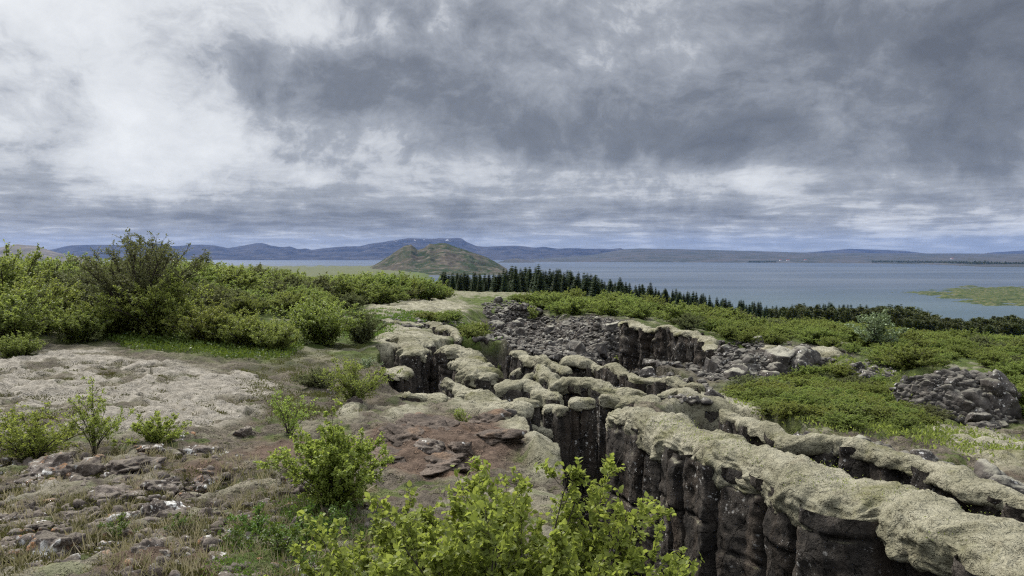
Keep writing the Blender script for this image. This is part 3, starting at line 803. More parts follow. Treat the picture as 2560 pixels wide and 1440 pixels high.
    for i, (px, py, w, hr, lab) in enumerate(R):
        q = hit(px, py + w * hr * .25)
        s = w / F * q[1] * .5
        V, T, m = rock_mesh('rock', 400 + i, 5, M['brown' if 'mound' in lab else 'rock'], 9 + i % 6, .21, .85)
        V = V * np.array((1.0, .9, hr * 1.15))
        o = link('rock', mesh('rock', V * s, [T], m), None, (q[0], q[1], q[2] + s * hr * .02))
        o.rotation_euler = (rng.uniform(-.15, .15), rng.uniform(-.15, .15), rng.uniform(-.6, .6))
        tag(o, lab, 'rock', 'lichen covered foreground rocks')
# ------------------------------------------------------------------ plants
def norm(v): return v / np.maximum(np.linalg.norm(v, axis=-1, keepdims=True), 1e-9)

LEAF_NEAR = (np.array([(0,0,0), (.30,.22,.05), (.40,.48,.07), (.22,.80,.02), (0,1.05,-.06), (-.22,.80,.02), (-.40,.48,.07), (-.30,.22,.05), (0,.25,0), (0,.52,.0), (0,.80,-.02)]),
             [np.array([(0,1,8,7)]), np.array([(8,1,2,9), (9,2,3,10), (7,8,9,6), (6,9,10,5)]), np.array([(10,3,4), (10,4,5)])])
LEAF_MID = (np.array([(0,0,0), (.36,.45,.08), (0,1,-.03), (-.36,.45,.08)]), [np.array([(0,1,2), (0,2,3)])])
LEAF_LONG = (np.array([(0,0,0), (.2,.45,.05), (0,1,-.03), (-.2,.45,.05)]), [np.array([(0,1,2), (0,2,3)])])

def leaf_mesh(name, pos_, axis, normal, size, tmpl, mat, rng, vbias=None):
    T, FS = tmpl; n = len(pos_)
    a = norm(axis); x = norm(np.cross(a, normal)); nn = np.cross(x, a)
    V = pos_[:, None] + size[:, None, None] * (T[None, :, 0:1] * x[:, None] + T[None, :, 1:2] * a[:, None] + T[None, :, 2:3] * nn[:, None])
    faces = []
    for f in FS: faces.append((np.arange(n)[:, None, None] * len(T) + f[None]).reshape(-1, f.shape[1]))
    v = rng.rand(n)
    if vbias is not None: v = np.clip(v * .65 + vbias * .35, 0, 1)
    return mesh(name, V.reshape(-1, 3), faces, mat, dict(v=np.repeat(v, len(T))))

class Tubes:
    def __init__(s): s.V, s.F, s.k = [], [], 0
    def add(s, pts, r0, r1, sides=4):
        pts = np.asarray(pts); n = len(pts)
        t = norm(np.gradient(pts, axis=0))
        ref = np.where(np.abs(t[:, 2:3]) > .9, np.array([[1., 0, 0]]), np.array([[0., 0, 1]]))
        x = norm(np.cross(t, ref)); y = np.cross(t, x)
        a = np.arange(sides) * 2 * pi / sides
        r = np.linspace(r0, r1, n)[:, None, None]
        V = pts[:, None] + r * (np.cos(a)[None, :, None] * x[:, None] + np.sin(a)[None, :, None] * y[:, None])
        s.V.append(V.reshape(-1, 3)); s.F.append(gridf(n, sides, True) + s.k); s.k += n * sides
    def build(s, name, mat): return mesh(name, np.vstack(s.V), [np.vstack(s.F)], mat)

def shrub(seed, H, R, nst=9, nbr=7, ntw=5, nlf=6, lsize=.03, tmpl=LEAF_MID, mat='thicket', r0=.012, upright=.0, bare=.2, twl=.5, names=('stems', 'leaves'), dome=1.0, leader=None, base=.06, blen=(.18, .36)):
    """returns (stem mesh, leaf mesh) with the foot at the origin"""
    rng = np.random.RandomState(seed); tb = Tubes(); LP, LA, LN = [], [], []
    stems = []
    for i in range(nst):
        az = 2 * pi * (i + rng.uniform(-.35, .35)) / nst; lean = (rng.uniform(.02, 1)) ** .6
        hz = H * math.sqrt(max(.08, 1 - (.88 * lean * dome) ** 2)) * rng.uniform(.78, 1.08)
        stems.append((az, lean, hz))
    if leader: stems.append((rng.uniform(0, 6), .08, leader))
    for az, lean, hz in stems:
        d = np.array((cos(az), sin(az), 0)); tip = d * R * lean * rng.uniform(.8, 1.1); tip[2] = hz
        p0 = np.array((*(rng.normal(size=2) * base * R * .5), -.03)); p1 = p0 * .4 + d * R * lean * (.25 if upright < .5 else .1) + np.array((0, 0, hz * .55))
        t = np.linspace(0, 1, 8)[:, None]
        st = (1 - t) ** 2 * p0 + 2 * t * (1 - t) * p1 + t * t * tip + np.cumsum(rng.normal(size=(8, 3)), 0) * H * .010 * np.sqrt(t)
        tb.add(st, r0 * rng.uniform(.7, 1.1), r0 * .2, 5)
        for b in range(nbr):
            tt = bare + (1 - bare) * (b + rng.rand()) / nbr
            f = tt * 7; k = min(int(f), 6); p = st[k] + (st[k + 1] - st[k]) * (f - k)
            tan = norm(st[k + 1] - st[k])
            dr = norm(tan * (.5 + upright) + rng.normal(size=3) * .62 + d * .35 * lean + np.array((0, 0, .25)))
            ln = H * rng.uniform(*blen) * (1.15 - .55 * tt)
            u = np.linspace(0, 1, 5)[:, None]
            br = p + dr * ln * u + np.array((0, 0, 1)) * ln * .22 * u * u + np.cumsum(rng.normal(size=(5, 3)), 0) * ln * .03
            tb.add(br, r0 * .34 * (1.1 - .6 * tt), r0 * .1, 3)
            w = rng.uniform(.15, 1, ntw)
            kk = np.minimum((w * 4).astype(int), 3); q = br[kk] + (br[kk + 1] - br[kk]) * (w * 4 - kk)[:, None]
            td = norm(dr + rng.normal(size=(ntw, 3)) * .75 + np.array((0, 0, .3)))
            tl = ln * twl * rng.uniform(.5, 1.1, ntw)
            for j in range(ntw):
                e = q[j] + td[j] * tl[j]
                tb.add(np.stack([q[j], (q[j] + e) / 2 + rng.normal(size=3) * tl[j] * .05, e]), r0 * .11, r0 * .06, 3)
            s = rng.uniform(.1, 1.05, (ntw, nlf)); s[:, 0] = 1
            pp = q[:, None] + td[:, None] * (tl[:, None] * s)[..., None]
            pp = pp.reshape(-1, 3) + rng.normal(size=(ntw * nlf, 3)) * lsize * .25
            ax = norm(np.repeat(td, nlf, 0) * .6 + rng.normal(size=(ntw * nlf, 3)) * .8)
            nm = norm(rng.normal(size=(ntw * nlf, 3)) * .75 + np.array((0, 0, 1.3)) + d * .25)
            LP.append(pp); LA.append(ax); LN.append(nm)
    LP, LA, LN = np.vstack(LP), np.vstack(LA), np.vstack(LN)
    ok = LP[:, 2] > .005; LP, LA, LN = LP[ok], LA[ok], LN[ok]
    sz = lsize * rng.uniform(.55, 1.2, len(LP))
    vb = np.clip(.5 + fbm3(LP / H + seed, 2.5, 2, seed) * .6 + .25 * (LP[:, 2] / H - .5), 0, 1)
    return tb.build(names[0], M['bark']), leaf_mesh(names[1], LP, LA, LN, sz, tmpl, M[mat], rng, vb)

def put_shrub(name, pr, loc, sc, rz, label, cat, group=None, sq=(1, 1, 1)):
    e = empty(name, loc); e.rotation_euler = (0, 0, rz); e.scale = (sc * sq[0], sc * sq[1], sc * sq[2])
    link('stems', pr[0], e); link('foliage', pr[1], e)
    return tag(e, label, cat, group)

def build_near_plants():
    # the big birch in front of the viewer
    def at(px, d): 
        x = ray(px, 1000)[0] * d; return (x, d, gz(x, d))
    for seed, px, d, H, R, nst, lab in (
        (1, 1250, 2.25, .90, .70, 80, 'leafy bright green birch bush filling the middle of the lower edge'),):
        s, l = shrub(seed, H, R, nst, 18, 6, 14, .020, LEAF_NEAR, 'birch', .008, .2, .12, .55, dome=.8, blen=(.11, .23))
        put_shrub('birch_bush', (s, l), at(px, d), 1, 0, lab, 'bush', None, (1, .8, 1))
    s, l = shrub(2, .50, .44, 36, 11, 6, 9, .020, LEAF_NEAR, 'birch', .006, .3, .10, .45, dome=.8, leader=.70, blen=(.16, .32))
    put_shrub('birch_bush', (s, l), at(832, 5.05), 1, .4, 'rounded birch bush with one tall leader shoot, left of the big near birch', 'bush')
    s, l = shrub(3, .52, .34, 9, 8, 6, 7, .018, LEAF_MID, 'birch', .007, .6, .25, .42, leader=.66, dome=.9, blen=(.18, .34))
    put_shrub('birch_sapling', (s, l), at(232, 6.6), 1, .2, 'slender half bare birch sapling standing before the pale lichen field', 'sapling')
    s, l = shrub(4, .42, .52, 22, 9, 6, 7, .019, LEAF_MID, 'birch', .007, .2, .1, .5, dome=.9)
    put_shrub('birch_bush', (s, l), at(75, 6.5), 1, .2, 'low spreading birch bush at the left edge beside the slender sapling', 'bush', None, (1.35, .8, 1))
    s, l = shrub(5, .26, .30, 18, 8, 6, 7, .018, LEAF_MID, 'birch', .006, .2, .05, .5)
    put_shrub('birch_bush', (s, l), at(385, 6.8), 1, .9, 'small bright green birch shrub between the sapling and the upright grey rock', 'bush', None, (1.3, .8, 1))
    s, l = shrub(6, .42, .36, 10, 7, 6, 6, .020, LEAF_MID, 'birch', .007, .2, .12, .5, dome=.85)
    put_shrub('birch_bush', (s, l), at(722, 7.6), 1, 2.2, 'airy birch shrub at the right end of the pale lichen field', 'bush', None, (1.15, .8, 1))
    s, l = shrub(7, .55, .62, 24, 9, 6, 8, .020, LEAF_MID, 'yellow', .008, .2, .1, .5)
    put_shrub('scrub_bush', (s, l), at(885, 9.6), 1, 1.0, 'yellow green spreading willow shrub by the dark basalt edge', 'bush', None, (1.15, .8, .95))
    s, l = shrub(8, .20, .22, 9, 6, 5, 5, .02, LEAF_MID, 'grey', .005, .2, .05, .5)
    put_shrub('scrub_bush', (s, l), at(922, 12.2), 1, 0, 'small silvery grey willow on the heathy bank', 'bush')
    s, l = shrub(9, .22, .16, 7, 6, 5, 5, .020, LEAF_MID, 'yellow', .005, .4, .1, .5)
    for px, py, sc, lab in ((1150, 1060, .75, 'tiny green sprig of shrub on the reddish mound'), (1245, 935, 1.3, 'small green shrub growing from the left of the mossy ridges'), (1312, 945, 1.5, 'small green shrub in the middle of the mossy ridges'),
                            (1685, 900, 2.2, 'green shrub at the foot of the basalt cliff'), (1330, 800, 3.0, 'green shrub on the boulder slope of the gully'), (1560, 915, 2.0, 'small green shrub below the middle of the basalt cliff')):
        q = hit(px, py); put_shrub('scrub_bush', (s, l), q - (0, 0, .02), sc, px * .1, lab, 'shrub')
    s, l = shrub(12, .17, .22, 10, 6, 5, 5, .016, LEAF_MID, 'mat', .004, .2, .0, .5)
    for i, (px, py, sc) in enumerate(((640, 1345, 1), (780, 1360, 1.2), (700, 1400, 1.1), (590, 1385, .8), (860, 1330, 1.0), (300, 1345, .7), (450, 1330, .6))):
        q = hit(px, py); put_shrub('dwarf_birch', (s, l), q, sc, i * 1.3, 'low green dwarf shrub growing in the heath of the near left foreground', 'shrub', 'low dwarf shrubs in the foreground')

def build_mid_plants():
    rng = np.random.RandomState(9)
    def at(px, d):
        x = ray(px, 1000)[0] * d; return (x, d, gz(x, d) - .05)
    # tall willow and the clump before it
    s, l = shrub(20, 2.35, 1.25, 22, 14, 7, 11, .060, LEAF_LONG, 'dull', .035, .45, .25, .5, dome=.7, blen=(.14, .30))
    put_shrub('willow_tree', (s, l), at(358, 15.5), .98, .3, 'tall dark olive willow with bare twiggy top rising above the skyline', 'tree', None, (1.08, .9, .82))
    A = shrub(21, 1.0, .95, 34, 12, 7, 11, .036, LEAF_MID, 'yellow', .02, .25, .05, .5, dome=.95)
    B = shrub(22, 1.0, .9, 34, 12, 7, 11, .036, LEAF_MID, 'thicket', .02, .25, .05, .5, dome=.95)
    C = shrub(23, 1.0, .8, 34, 12, 7, 11, .036, LEAF_MID, 'dull', .02, .25, .05, .5, dome=.9)
    lst = [(A, 405, 15.2, 1.15, (1, 1, 1), 'bright yellow green bush standing tallest in front of the dark willow'),
           (A, 300, 15.2, .78, (1.2, 1, 1), 'yellow green bush at the left foot of the dark willow'),
           (B, 200, 14.6, .65, (1.4, 1, 1), 'spreading green bush bordering the pale lichen field at the left'),
           (A, 520, 14.8, .78, (1.1, 1, 1), 'yellow green bush right of the tallest bright one, with dark foot'),
           (A, 610, 14.8, .68, (1.2, 1, 1), 'yellow green bush above the dark green mat'),
           (A, 690, 14.6, .6, (1.2, 1, 1), 'low yellow green bush at the right end of the dark green mat'),
           (A, 800, 16.5, .95, (1.3, 1, 1), 'broad domed yellow bush left of the bare dark shrub'),
           (C, 905, 17.0, .75, (.9, .9, 1), 'bare twiggy dark shrub by the moss patch'),
           (C, 795, 10.6, .34, (1.3, 1, .9), 'dark low heathery shrub at the end of the dark green mat'),
           (B, 30, 13.5, 1.05, (1.2, 1, 1), 'green bush at the left edge behind the lichen field'),
           (B, 100, 15.5, 1.1, (1.2, 1, 1), 'rounded green bush second from the left edge'),
           (B, 20, 18, 1.72, (1.1, 1, 1), 'large dark green bush reaching the skyline at the left edge'),
           (C, 180, 18, 1.25, (1.2, 1, 1), 'grey green bush left of the tall dark willow'),
           (C, 500, 19, 1.0, (1.3, 1, 1), 'dull green bush right behind the tall dark willow'),
           (C, 645, 36, 1.5, (1.2, 1, 1), 'dark round bush beside the pale lava outcrop'),
           (B, 45, 12.2, .40, (1.3, 1, 1), 'low grey green bush in front at the left edge of the lichen field')]
    for pr, px, d, sc, sq, lab in lst:
        put_shrub('scrub_bush' if pr is not B else 'birch_bush', pr, at(px, d), sc, rng.uniform(0, 6), lab, 'bush', None, sq)
    # thickets
    pro = [shrub(30 + i, 1.0, 1.0, 36 + i, 10, 6, 16, .036, LEAF_MID, m, .02, .2, .1, .5, dome=1.0) for i, m in enumerate(('thicket', 'thicket', 'yellow', 'thicket', 'dull'))]
    def px_right(q): return 1280 + F * q[0] / q[1] > 1330
    def scatter(poly, n, h0, h1, lab, grp, wts, flat=1.0, name='birch_bush', mind=.5):
        pts = sample_poly(rng, poly, n * 3); h = hits(pts); h = h[(h[:, 1] < 280)]
        kept = []
        for q in h:
            if len(kept) >= n: break
            if all(math.hypot(q[0] - k[0], q[1] - k[1]) > mind * (1 + q[1] * .012) for k in kept): kept.append(q)
        for q in kept:
            sc = rng.uniform(h0, h1) * (min(1.15, max(.62, q[1] / 45)) * rng.uniform(.8, 1.2) if mind >= .9 and px_right(q) else 1.0)
            k = rng.choice(len(pro), p=wts)
            put_shrub(name, pro[k], (q[0], q[1], q[2] - .08 * sc), sc, rng.uniform(0, 6.28), lab, 'bush', grp, (rng.uniform(1.0, 1.4), rng.uniform(1.0, 1.4), flat * rng.uniform(.85, 1.1)))
    W = [.3, .25, .12, .28, .05]
    scatter([(1120, 752), (1340, 752), (1500, 772), (1700, 790), (1900, 810), (2130, 833), (2330, 842), (2600, 856), (2600, 905), (2300, 880), (2080, 862), (1900, 850), (1800, 850), (1650, 806), (1500, 792), (1360, 782), (1345, 765), (1200, 752)], 190, .75, 1.25,
            'rounded light green birch bush in the thicket between the rift and the conifers', 'birch thicket beyond the rift', W, .85, mind=.9)
    scatter([(1800, 860), (1950, 850), (2130, 868), (2300, 885), (2600, 905), (2600, 990), (2500, 930), (2380, 915), (2260, 935), (2150, 890), (2050, 868)], 66, .55, .95,
            'light green birch bush at the near edge of the thicket, above the boulder piles', 'bushes at the near edge of the thicket', W, .9, mind=.9)
    scatter([(1830, 990), (1950, 960), (2050, 930), (2200, 960), (2210, 1010), (2330, 1050), (2250, 1085), (2100, 1075), (1960, 1060), (1860, 1030)], 60, .20, .36,
            'low spreading bush on the green slope between the rubble band and the lava walls', 'low bushes on the green slope', [.2, .2, .35, .15, .1], .75, 'dwarf_birch', mind=.22)
    scatter([(2530, 960), (2600, 950), (2600, 1060), (2550, 1050)], 6, .3, .45, 'low yellowish bush at the right edge beside the boulder pile', 'bushes right of the boulder pile', [.2, .2, .6, 0, 0], .8, 'dwarf_birch', mind=.25)
    scatter([(960, 725), (1100, 735), (1120, 748), (1020, 752), (940, 762), (860, 762), (870, 725)], 46, 1.15, 1.75,
            'green bush in the thicket left of the conifers', 'thicket left of the conifers', W, .95, 'scrub_bush', mind=1.2)  # these bushes are birch, not willow
    scatter([(-300, 700), (520, 705), (560, 695), (930, 720), (930, 765), (840, 780), (740, 800), (560, 800), (520, 770), (180, 800), (-300, 830)], 150, .65, 1.0,
            'green bush of the dense scrub around the tall dark willow', 'green scrub on the left', W, .95, 'scrub_bush', mind=.75)  # left scrub, here and below: mixed bushes, species not told apart
    scatter([(-300, 702), (490, 702), (480, 745), (-300, 750)], 46, 1.3, 1.6,
            'tall green bush reaching the skyline behind the dark willow', 'tall scrub on the skyline', W, 1.0, 'scrub_bush', mind=.9)
    scatter([(480, 705), (960, 712), (960, 735), (480, 745)], 80, 1.2, 1.7,
            'far low bush along the scrub skyline left of the hill', 'far bushes on the scrub skyline', W, .9, 'scrub_bush', mind=1.1)
    scatter([(1030, 790), (1140, 795), (1230, 840), (1190, 855), (1090, 812)], 16, .3, .6,
            'small green bush on the grassy knoll above the mossy ridges', 'small bushes on the knoll', [.3, .2, .3, .2, 0], .8, 'dwarf_birch', mind=.5)
    scatter([(480, 715), (930, 725), (900, 765), (480, 760)], 44, 1.15, 1.55,
            'green bush of the far scrub between the tall dark willow and the hill', 'far scrub below the hill', W, 1.0, 'scrub_bush', mind=.9)
    gy = shrub(45, 1.0, .8, 12, 9, 5, 6, .07, LEAF_MID, 'grey', .02, .3, .1, .5)
    q = hit(2190, 870); put_shrub('scrub_bush', gy, q, 1.35, 1, 'pale grey green willow standing out in the thicket above the boulder piles', 'bush')

def conifer(seed, H, R, kind):
    rng = np.random.RandomState(seed); tb = Tubes()
    tb.add(np.array([(0, 0, -.3), (0, 0, H * .5), (0, 0, H)]), H * .016, H * .002, 5)
    V, Fq, vv, k = [], [], [], 0
    nw = 30 if kind == 'spruce' else 20
    for i in range(nw):
        u = (i + rng.rand() * .6) / nw
        z = H * (.05 + .94 * u)
        if kind == 'spruce': r = R * (1 - u) ** .85 * rng.uniform(.75, 1.12) + .04
        else: r = R * (max(0, 1 - (u * 1.02) ** 2.0)) ** .7 * rng.uniform(.6, 1.15) + .08
        nb = 10 if kind == 'spruce' else 11
        a0 = rng.uniform(0, 6.28)
        for b in range(nb):
            a = a0 + 2 * pi * b / nb + rng.uniform(-.25, .25); L = r * rng.uniform(.65, 1.15)
            d = np.array((cos(a), sin(a), 0)); sd = np.array((-sin(a), cos(a), 0))
            dz = (-.28 * L, -.34 * L) if kind == 'spruce' else (.12 * L, .5 * L)
            p0 = np.array((0, 0, z)); p1 = p0 + d * L * .55 + (0, 0, dz[0]); p2 = p0 + d * L + (0, 0, dz[1] + .1 * L)
            wd = L * (.24 if kind == 'spruce' else .30)
            drop = np.array((0, 0, -(.16 if kind == 'spruce' else -.1) * L))
            pts = [p0, p1 + sd * wd + drop, p1 + (0, 0, .04 * L), p1 - sd * wd + drop, p2]
            V += pts; Fq += [(k, k + 1, k + 2), (k, k + 2, k + 3), (k + 2, k + 1, k + 4), (k + 3, k + 2, k + 4)]
            vv += [rng.rand()] * 5; k += 5
            for m in range(3):     # jagged sprays
                t = rng.uniform(.3, 1); q = p0 + (p2 - p0) * t; e = q + (sd * rng.choice((-1, 1)) * .30 + d * .22) * L * (1.1 - .4 * t) + (0, 0, rng.uniform(-.18, .08) * L * (1 if kind == 'spruce' else -1.5))
                w2 = d * L * .08
                V += [q - w2, q + w2, e]; Fq += [(k, k + 1, k + 2)]; vv += [rng.rand()] * 3; k += 3
    return tb.build('trunk', M['bark']), mesh('crown', np.array(V), [np.array(Fq)], M['needle' if kind == 'spruce' else 'pine'], dict(v=vv), smooth=False)

def build_conifers():
    rng = np.random.RandomState(31)
    sp = [conifer(50 + i, 1.0, r, 'spruce') for i, r in enumerate((.22, .25, .28, .24, .30))]
    pn = [conifer(60 + i, 1.0, r, 'pine') for i, r in enumerate((.34, .40, .30, .37))]
    def tree(kind, px, d, H, lab, grp):
        x = ray(px, 700)[0] * d; pr = (sp if kind == 'spruce' else pn); pr = pr[rng.randint(len(pr))]
        e = empty(kind + '_tree', (x, d, gz(x, d) - .1)); e.scale = (H * rng.uniform(.8, 1.3),) * 2 + (H,); e.rotation_euler = (rng.normal() * .02, rng.normal() * .02, rng.uniform(0, 6.28))
        link('trunk', pr[0], e); link('crown', pr[1], e); tag(e, lab, 'tree', grp)
    # main row: top line in the photo
    TX = [1105, 1180, 1250, 1290, 1350, 1420, 1500, 1560, 1630, 1700, 1760, 1830, 1920]
    TP = [676, 678, 668, 660, 664, 672, 686, 698, 712, 722, 732, 746, 752]
    L1 = 'dark spruce in the long row along the crest before the lake'
    for i in range(190):
        px = 1104 + ((i + rng.rand()) / 190) ** 1.25 * 815
        d = rng.uniform(150, 205) + (30 if px > 1600 else 0)
        top = np.interp(px, TX, TP) + abs(rng.normal()) * 15 - 2
        x, zz = ray(px, top); H = zz * d - gz(x * d, d)
        H = np.clip(H, 2.2, 9.5)
        tree('spruce', px, d, H, L1, 'spruces along the crest')
    for px, top in ((1347, 657), (1390, 668), (1550, 690), (1627, 702), (1465, 683)):
        d = 160; x, zz = ray(px, top); tree('spruce', px, d, min(10.5, zz * d - gz(x * d, d)), L1, 'spruces along the crest')
    for i in range(26):
        px = 985 + (i + rng.rand()) / 26 * 112; d = rng.uniform(330, 380); top = np.interp(px, [985, 1020, 1060, 1098], [694, 690, 696, 703]) + abs(rng.normal()) * 3
        x, zz = ray(px, top); tree('spruce', px, d, np.clip(zz * d - gz(x * d, d), 3, 9), 'small far spruce in the short row left of the main row', 'far spruces left of the crest')
    # pine wood on the right
    for i in range(110):
        u = rng.rand(); px = 1925 + u * 420; d = rng.uniform(235, 330)
        top = np.interp(px, [1925, 2000, 2080, 2150, 2260, 2345], [762, 752, 750, 755, 752, 775]) + (330 - d) * .25 + abs(rng.normal()) * 4
        x, zz = ray(px, top); tree('pine' if d < 305 else 'spruce', px, d, np.clip(zz * d - gz(x * d, d), 4, 11), 'dark conifer in the broad wood by the lake on the right', 'conifer wood on the right')
    for i in range(80):
        px = 2240 + rng.rand() * 310; d = rng.uniform(215, 265)
        top = np.interp(px, [2240, 2350, 2450, 2550], [775, 785, 790, 785]) + (265 - d) * .45 + abs(rng.normal()) * 4
        x, zz = ray(px, top); tree('pine', px, d, np.clip(zz * d - gz(x * d, d), 3.5, 9), 'dark rounded pine in the near tongue of the wood at the right edge', 'pines at the right edge')

def cover(name, pts, tmpl, size, up, mat, rng, label, cat, lift=.02, hgt=.0):
    n = len(pts)
    p = pts + np.stack([np.zeros(n), np.zeros(n), lift + rng.rand(n) * hgt], 1)
    ax = norm(rng.normal(size=(n, 3)) * (1 - up) + np.array((0, 0, up * 1.6)))
    nm = norm(rng.normal(size=(n, 3)) + np.array((0, 0, .4)))
    sz = size * rng.uniform(.5, 1.25, n)
    vb = np.clip(.5 + fbm2(p[:, 0], p[:, 1], 1.6, 2, 5), 0, 1)
    o = link(name, leaf_mesh(name, p, ax, nm, sz, tmpl, M[mat], rng, vb)); tag(o, label, cat, None, 'stuff')

def clustered(rng, poly, ncl, per, rad):
    c = hits(sample_poly(rng, poly, ncl))
    r = rad * rng.uniform(.4, 1.3, ncl)
    q = np.repeat(c, per, 0); rr = np.repeat(r, per)
    off = rng.normal(size=(len(q), 2)) * rr[:, None] * .5
    x, y = q[:, 0] + off[:, 0], q[:, 1] + off[:, 1]
    return np.stack([x, y, GZ(x, y)], 1)

BLADE = (np.array([(-.03, 0, 0), (.03, 0, 0), (.022, .55, .06), (-.022, .55, .06), (0, 1, .22)]), [np.array([(0, 1, 2, 3)]), np.array([(3, 2, 4)])])
def build_cover():
    rng = np.random.RandomState(4)
    FG = [(-100, 1120), (500, 1120), (700, 1170), (900, 1230), (1000, 1460), (-100, 1460)]
    pts = clustered(rng, FG, 300, 30, .07)
    cover('dry_grass', pts, BLADE, .10, .55, 'grass', rng, 'straw coloured dry grass among the foreground rocks', 'grass', 0)
    pts = clustered(rng, FG, 420, 120, .09)
    cover('heather', pts, LEAF_LONG, .017, .5, 'heath', rng, 'brown and olive heather tufts among the foreground rocks', 'heather', 0, .035)
    pts = clustered(rng, [(-200, 875), (620, 930), (700, 1000), (480, 1080), (-200, 1110)], 240, 90, .16)
    cover('brown_heather', pts, LEAF_LONG, .024, .6, 'heath', rng, 'brown heather patches in the pale lichen field', 'heather', 0, .03)
    pts = clustered(rng, [(600, 930), (900, 850), (960, 930), (900, 1040), (700, 1060)], 160, 90, .16)
    cover('bank_heather', pts, LEAF_LONG, .026, .6, 'heath', rng, 'olive heather on the bank left of the dark cliff', 'heather', 0, .06)
    pts = hits(sample_poly(rng, [(265, 850), (330, 838), (700, 838), (765, 870), (720, 902), (600, 902), (470, 885), (330, 878)], 9000))
    cover('green_mat', pts, LEAF_MID, .045, .45, 'mat', rng, 'dense dark green leafy mat in front of the yellow bushes', 'ground cover', 0, .10)
    pts = clustered(rng, [(1820, 1000), (1980, 950), (2100, 900), (2250, 940), (2220, 1010), (2330, 1060), (2600, 1130), (2500, 1150), (2250, 1095), (2000, 1070), (1850, 1030)], 220, 70, .35)
    cover('slope_grass', pts, LEAF_LONG, .05, .5, 'thicket', rng, 'yellowish green grass and creeping leaves on the slope behind the lava walls', 'grass', 0, .06)
    pts = clustered(rng, [(830, 780), (960, 775), (1150, 790), (1230, 850), (1190, 855), (1080, 810), (980, 815), (960, 850), (830, 850)], 160, 60, .4)
    cover('knoll_grass', pts, LEAF_LONG, .075, .6, 'mat', rng, 'green grass on the knoll above the mossy ridges', 'grass', 0, .05)
    pts = clustered(rng, [(560, 1330), (760, 1240), (960, 1300), (1000, 1460), (540, 1460)], 150, 130, .11)
    cover('green_heather', pts, LEAF_MID, .012, .5, 'mat', rng, 'green crowberry sprigs around the foot of the near birches', 'ground cover', 0, .05)
    lo = [rock_mesh('r', 500 + i, 2, None, 9, .12) for i in range(6)]; VV, FF, k = [], [], 0
    for q in hits(sample_poly(rng, FG, 1500)):
        Vr, T, _ = lo[rng.randint(6)]; s = .010 * (4.5 ** rng.rand())
        VV.append(Vr * s * rng.uniform(.7, 1.3, 3) + q + (0, 0, s * .4)); FF.append(T + k); k += len(Vr)
    o = link('gravel', mesh('gravel', np.vstack(VV), [np.vstack(FF)], M['rock'])); tag(o, 'small loose stones scattered in the foreground heath', 'gravel', None, 'stuff')
    # little tufts on the moss blankets of the long wall
    R = rp([(1640, 1040), (1740, 1075), (1850, 1110), (1990, 1160), (2110, 1198), (2340, 1265), (2560, 1365)], -1.76, .3)
    c = catmull([(r[0], r[1], r[2]) for r in R], .02)
    k = rng.randint(0, len(c), 130); cc = c[k] + np.stack([rng.normal(size=130) * .14, rng.normal(size=130) * .1, np.zeros(130)], 1)
    q = np.repeat(cc, 12, 0); q[:, :2] += rng.normal(size=(len(q), 2)) * .05
    cover('moss_sprigs', q, LEAF_LONG, .018, .4, 'yellow', rng, 'tiny olive sprigs growing out of the moss on the long lava wall', 'sprigs', -.05, .05)

# ------------------------------------------------------------------ far land
def land(name, crest, d0, d1, d2, zb, amp, wl, mat, n=420, m=40, seed=0, pw=1.0, attrs=False, front=None, label=None, cat=None, kind='structure'):
    c = np.array(crest, float); px = np.linspace(c[0, 0], c[-1, 0], n)
    py = np.interp(px, c[:, 0], c[:, 1])
    k = np.ones(5) / 5; py = np.where((np.arange(n) > 3) & (np.arange(n) < n - 4), np.convolve(np.pad(py, 2, 'edge'), k, 'valid') * .5 + py * .5, py)
    yr = np.concatenate([np.linspace(0, 1, m), np.linspace(1, 2, m // 3)[1:]])
    PXg, U = np.meshgrid(px, yr, indexing='ij')
    t = (PXg - 1280) / F
    df = np.interp(px, front[0], front[1])[:, None] if front else d0
    D = np.where(U <= 1, df + (d1 - df) * U, d1 + (d2 - d1) * (U - 1))
    zc = np.array([ray(a, b)[1] for a, b in zip(px, py)]) * d1
    X = t * D
    ridge_ = 1 - np.abs(fbm2(X, D, 1 / wl, 4, seed, .55)) * 1.4
    prof = np.where(U <= 1, U ** pw, np.clip(2 - U, 0, 1) ** .8)
    Z = zb + (zc[:, None] - zb) * prof + (ridge_ - .7) * amp * np.sin(np.clip(U, 0, 2) / 2 * pi) * np.where(U <= 1, 1 - U ** 4 * .85, .3) * np.clip((zc[:, None] - zb) / 60, .1, 1)
    V = np.stack([X, D, Z], 2)
    a = {}
    if attrs: a['h'] = ((Z - zb) / max(1, (zc.max() - zb))).ravel()
    f = gridf(n, len(yr))
    o = link(name, mesh(name, V.reshape(-1, 3), [f], mat, a))
    tag(o, label, cat, None, kind); return o

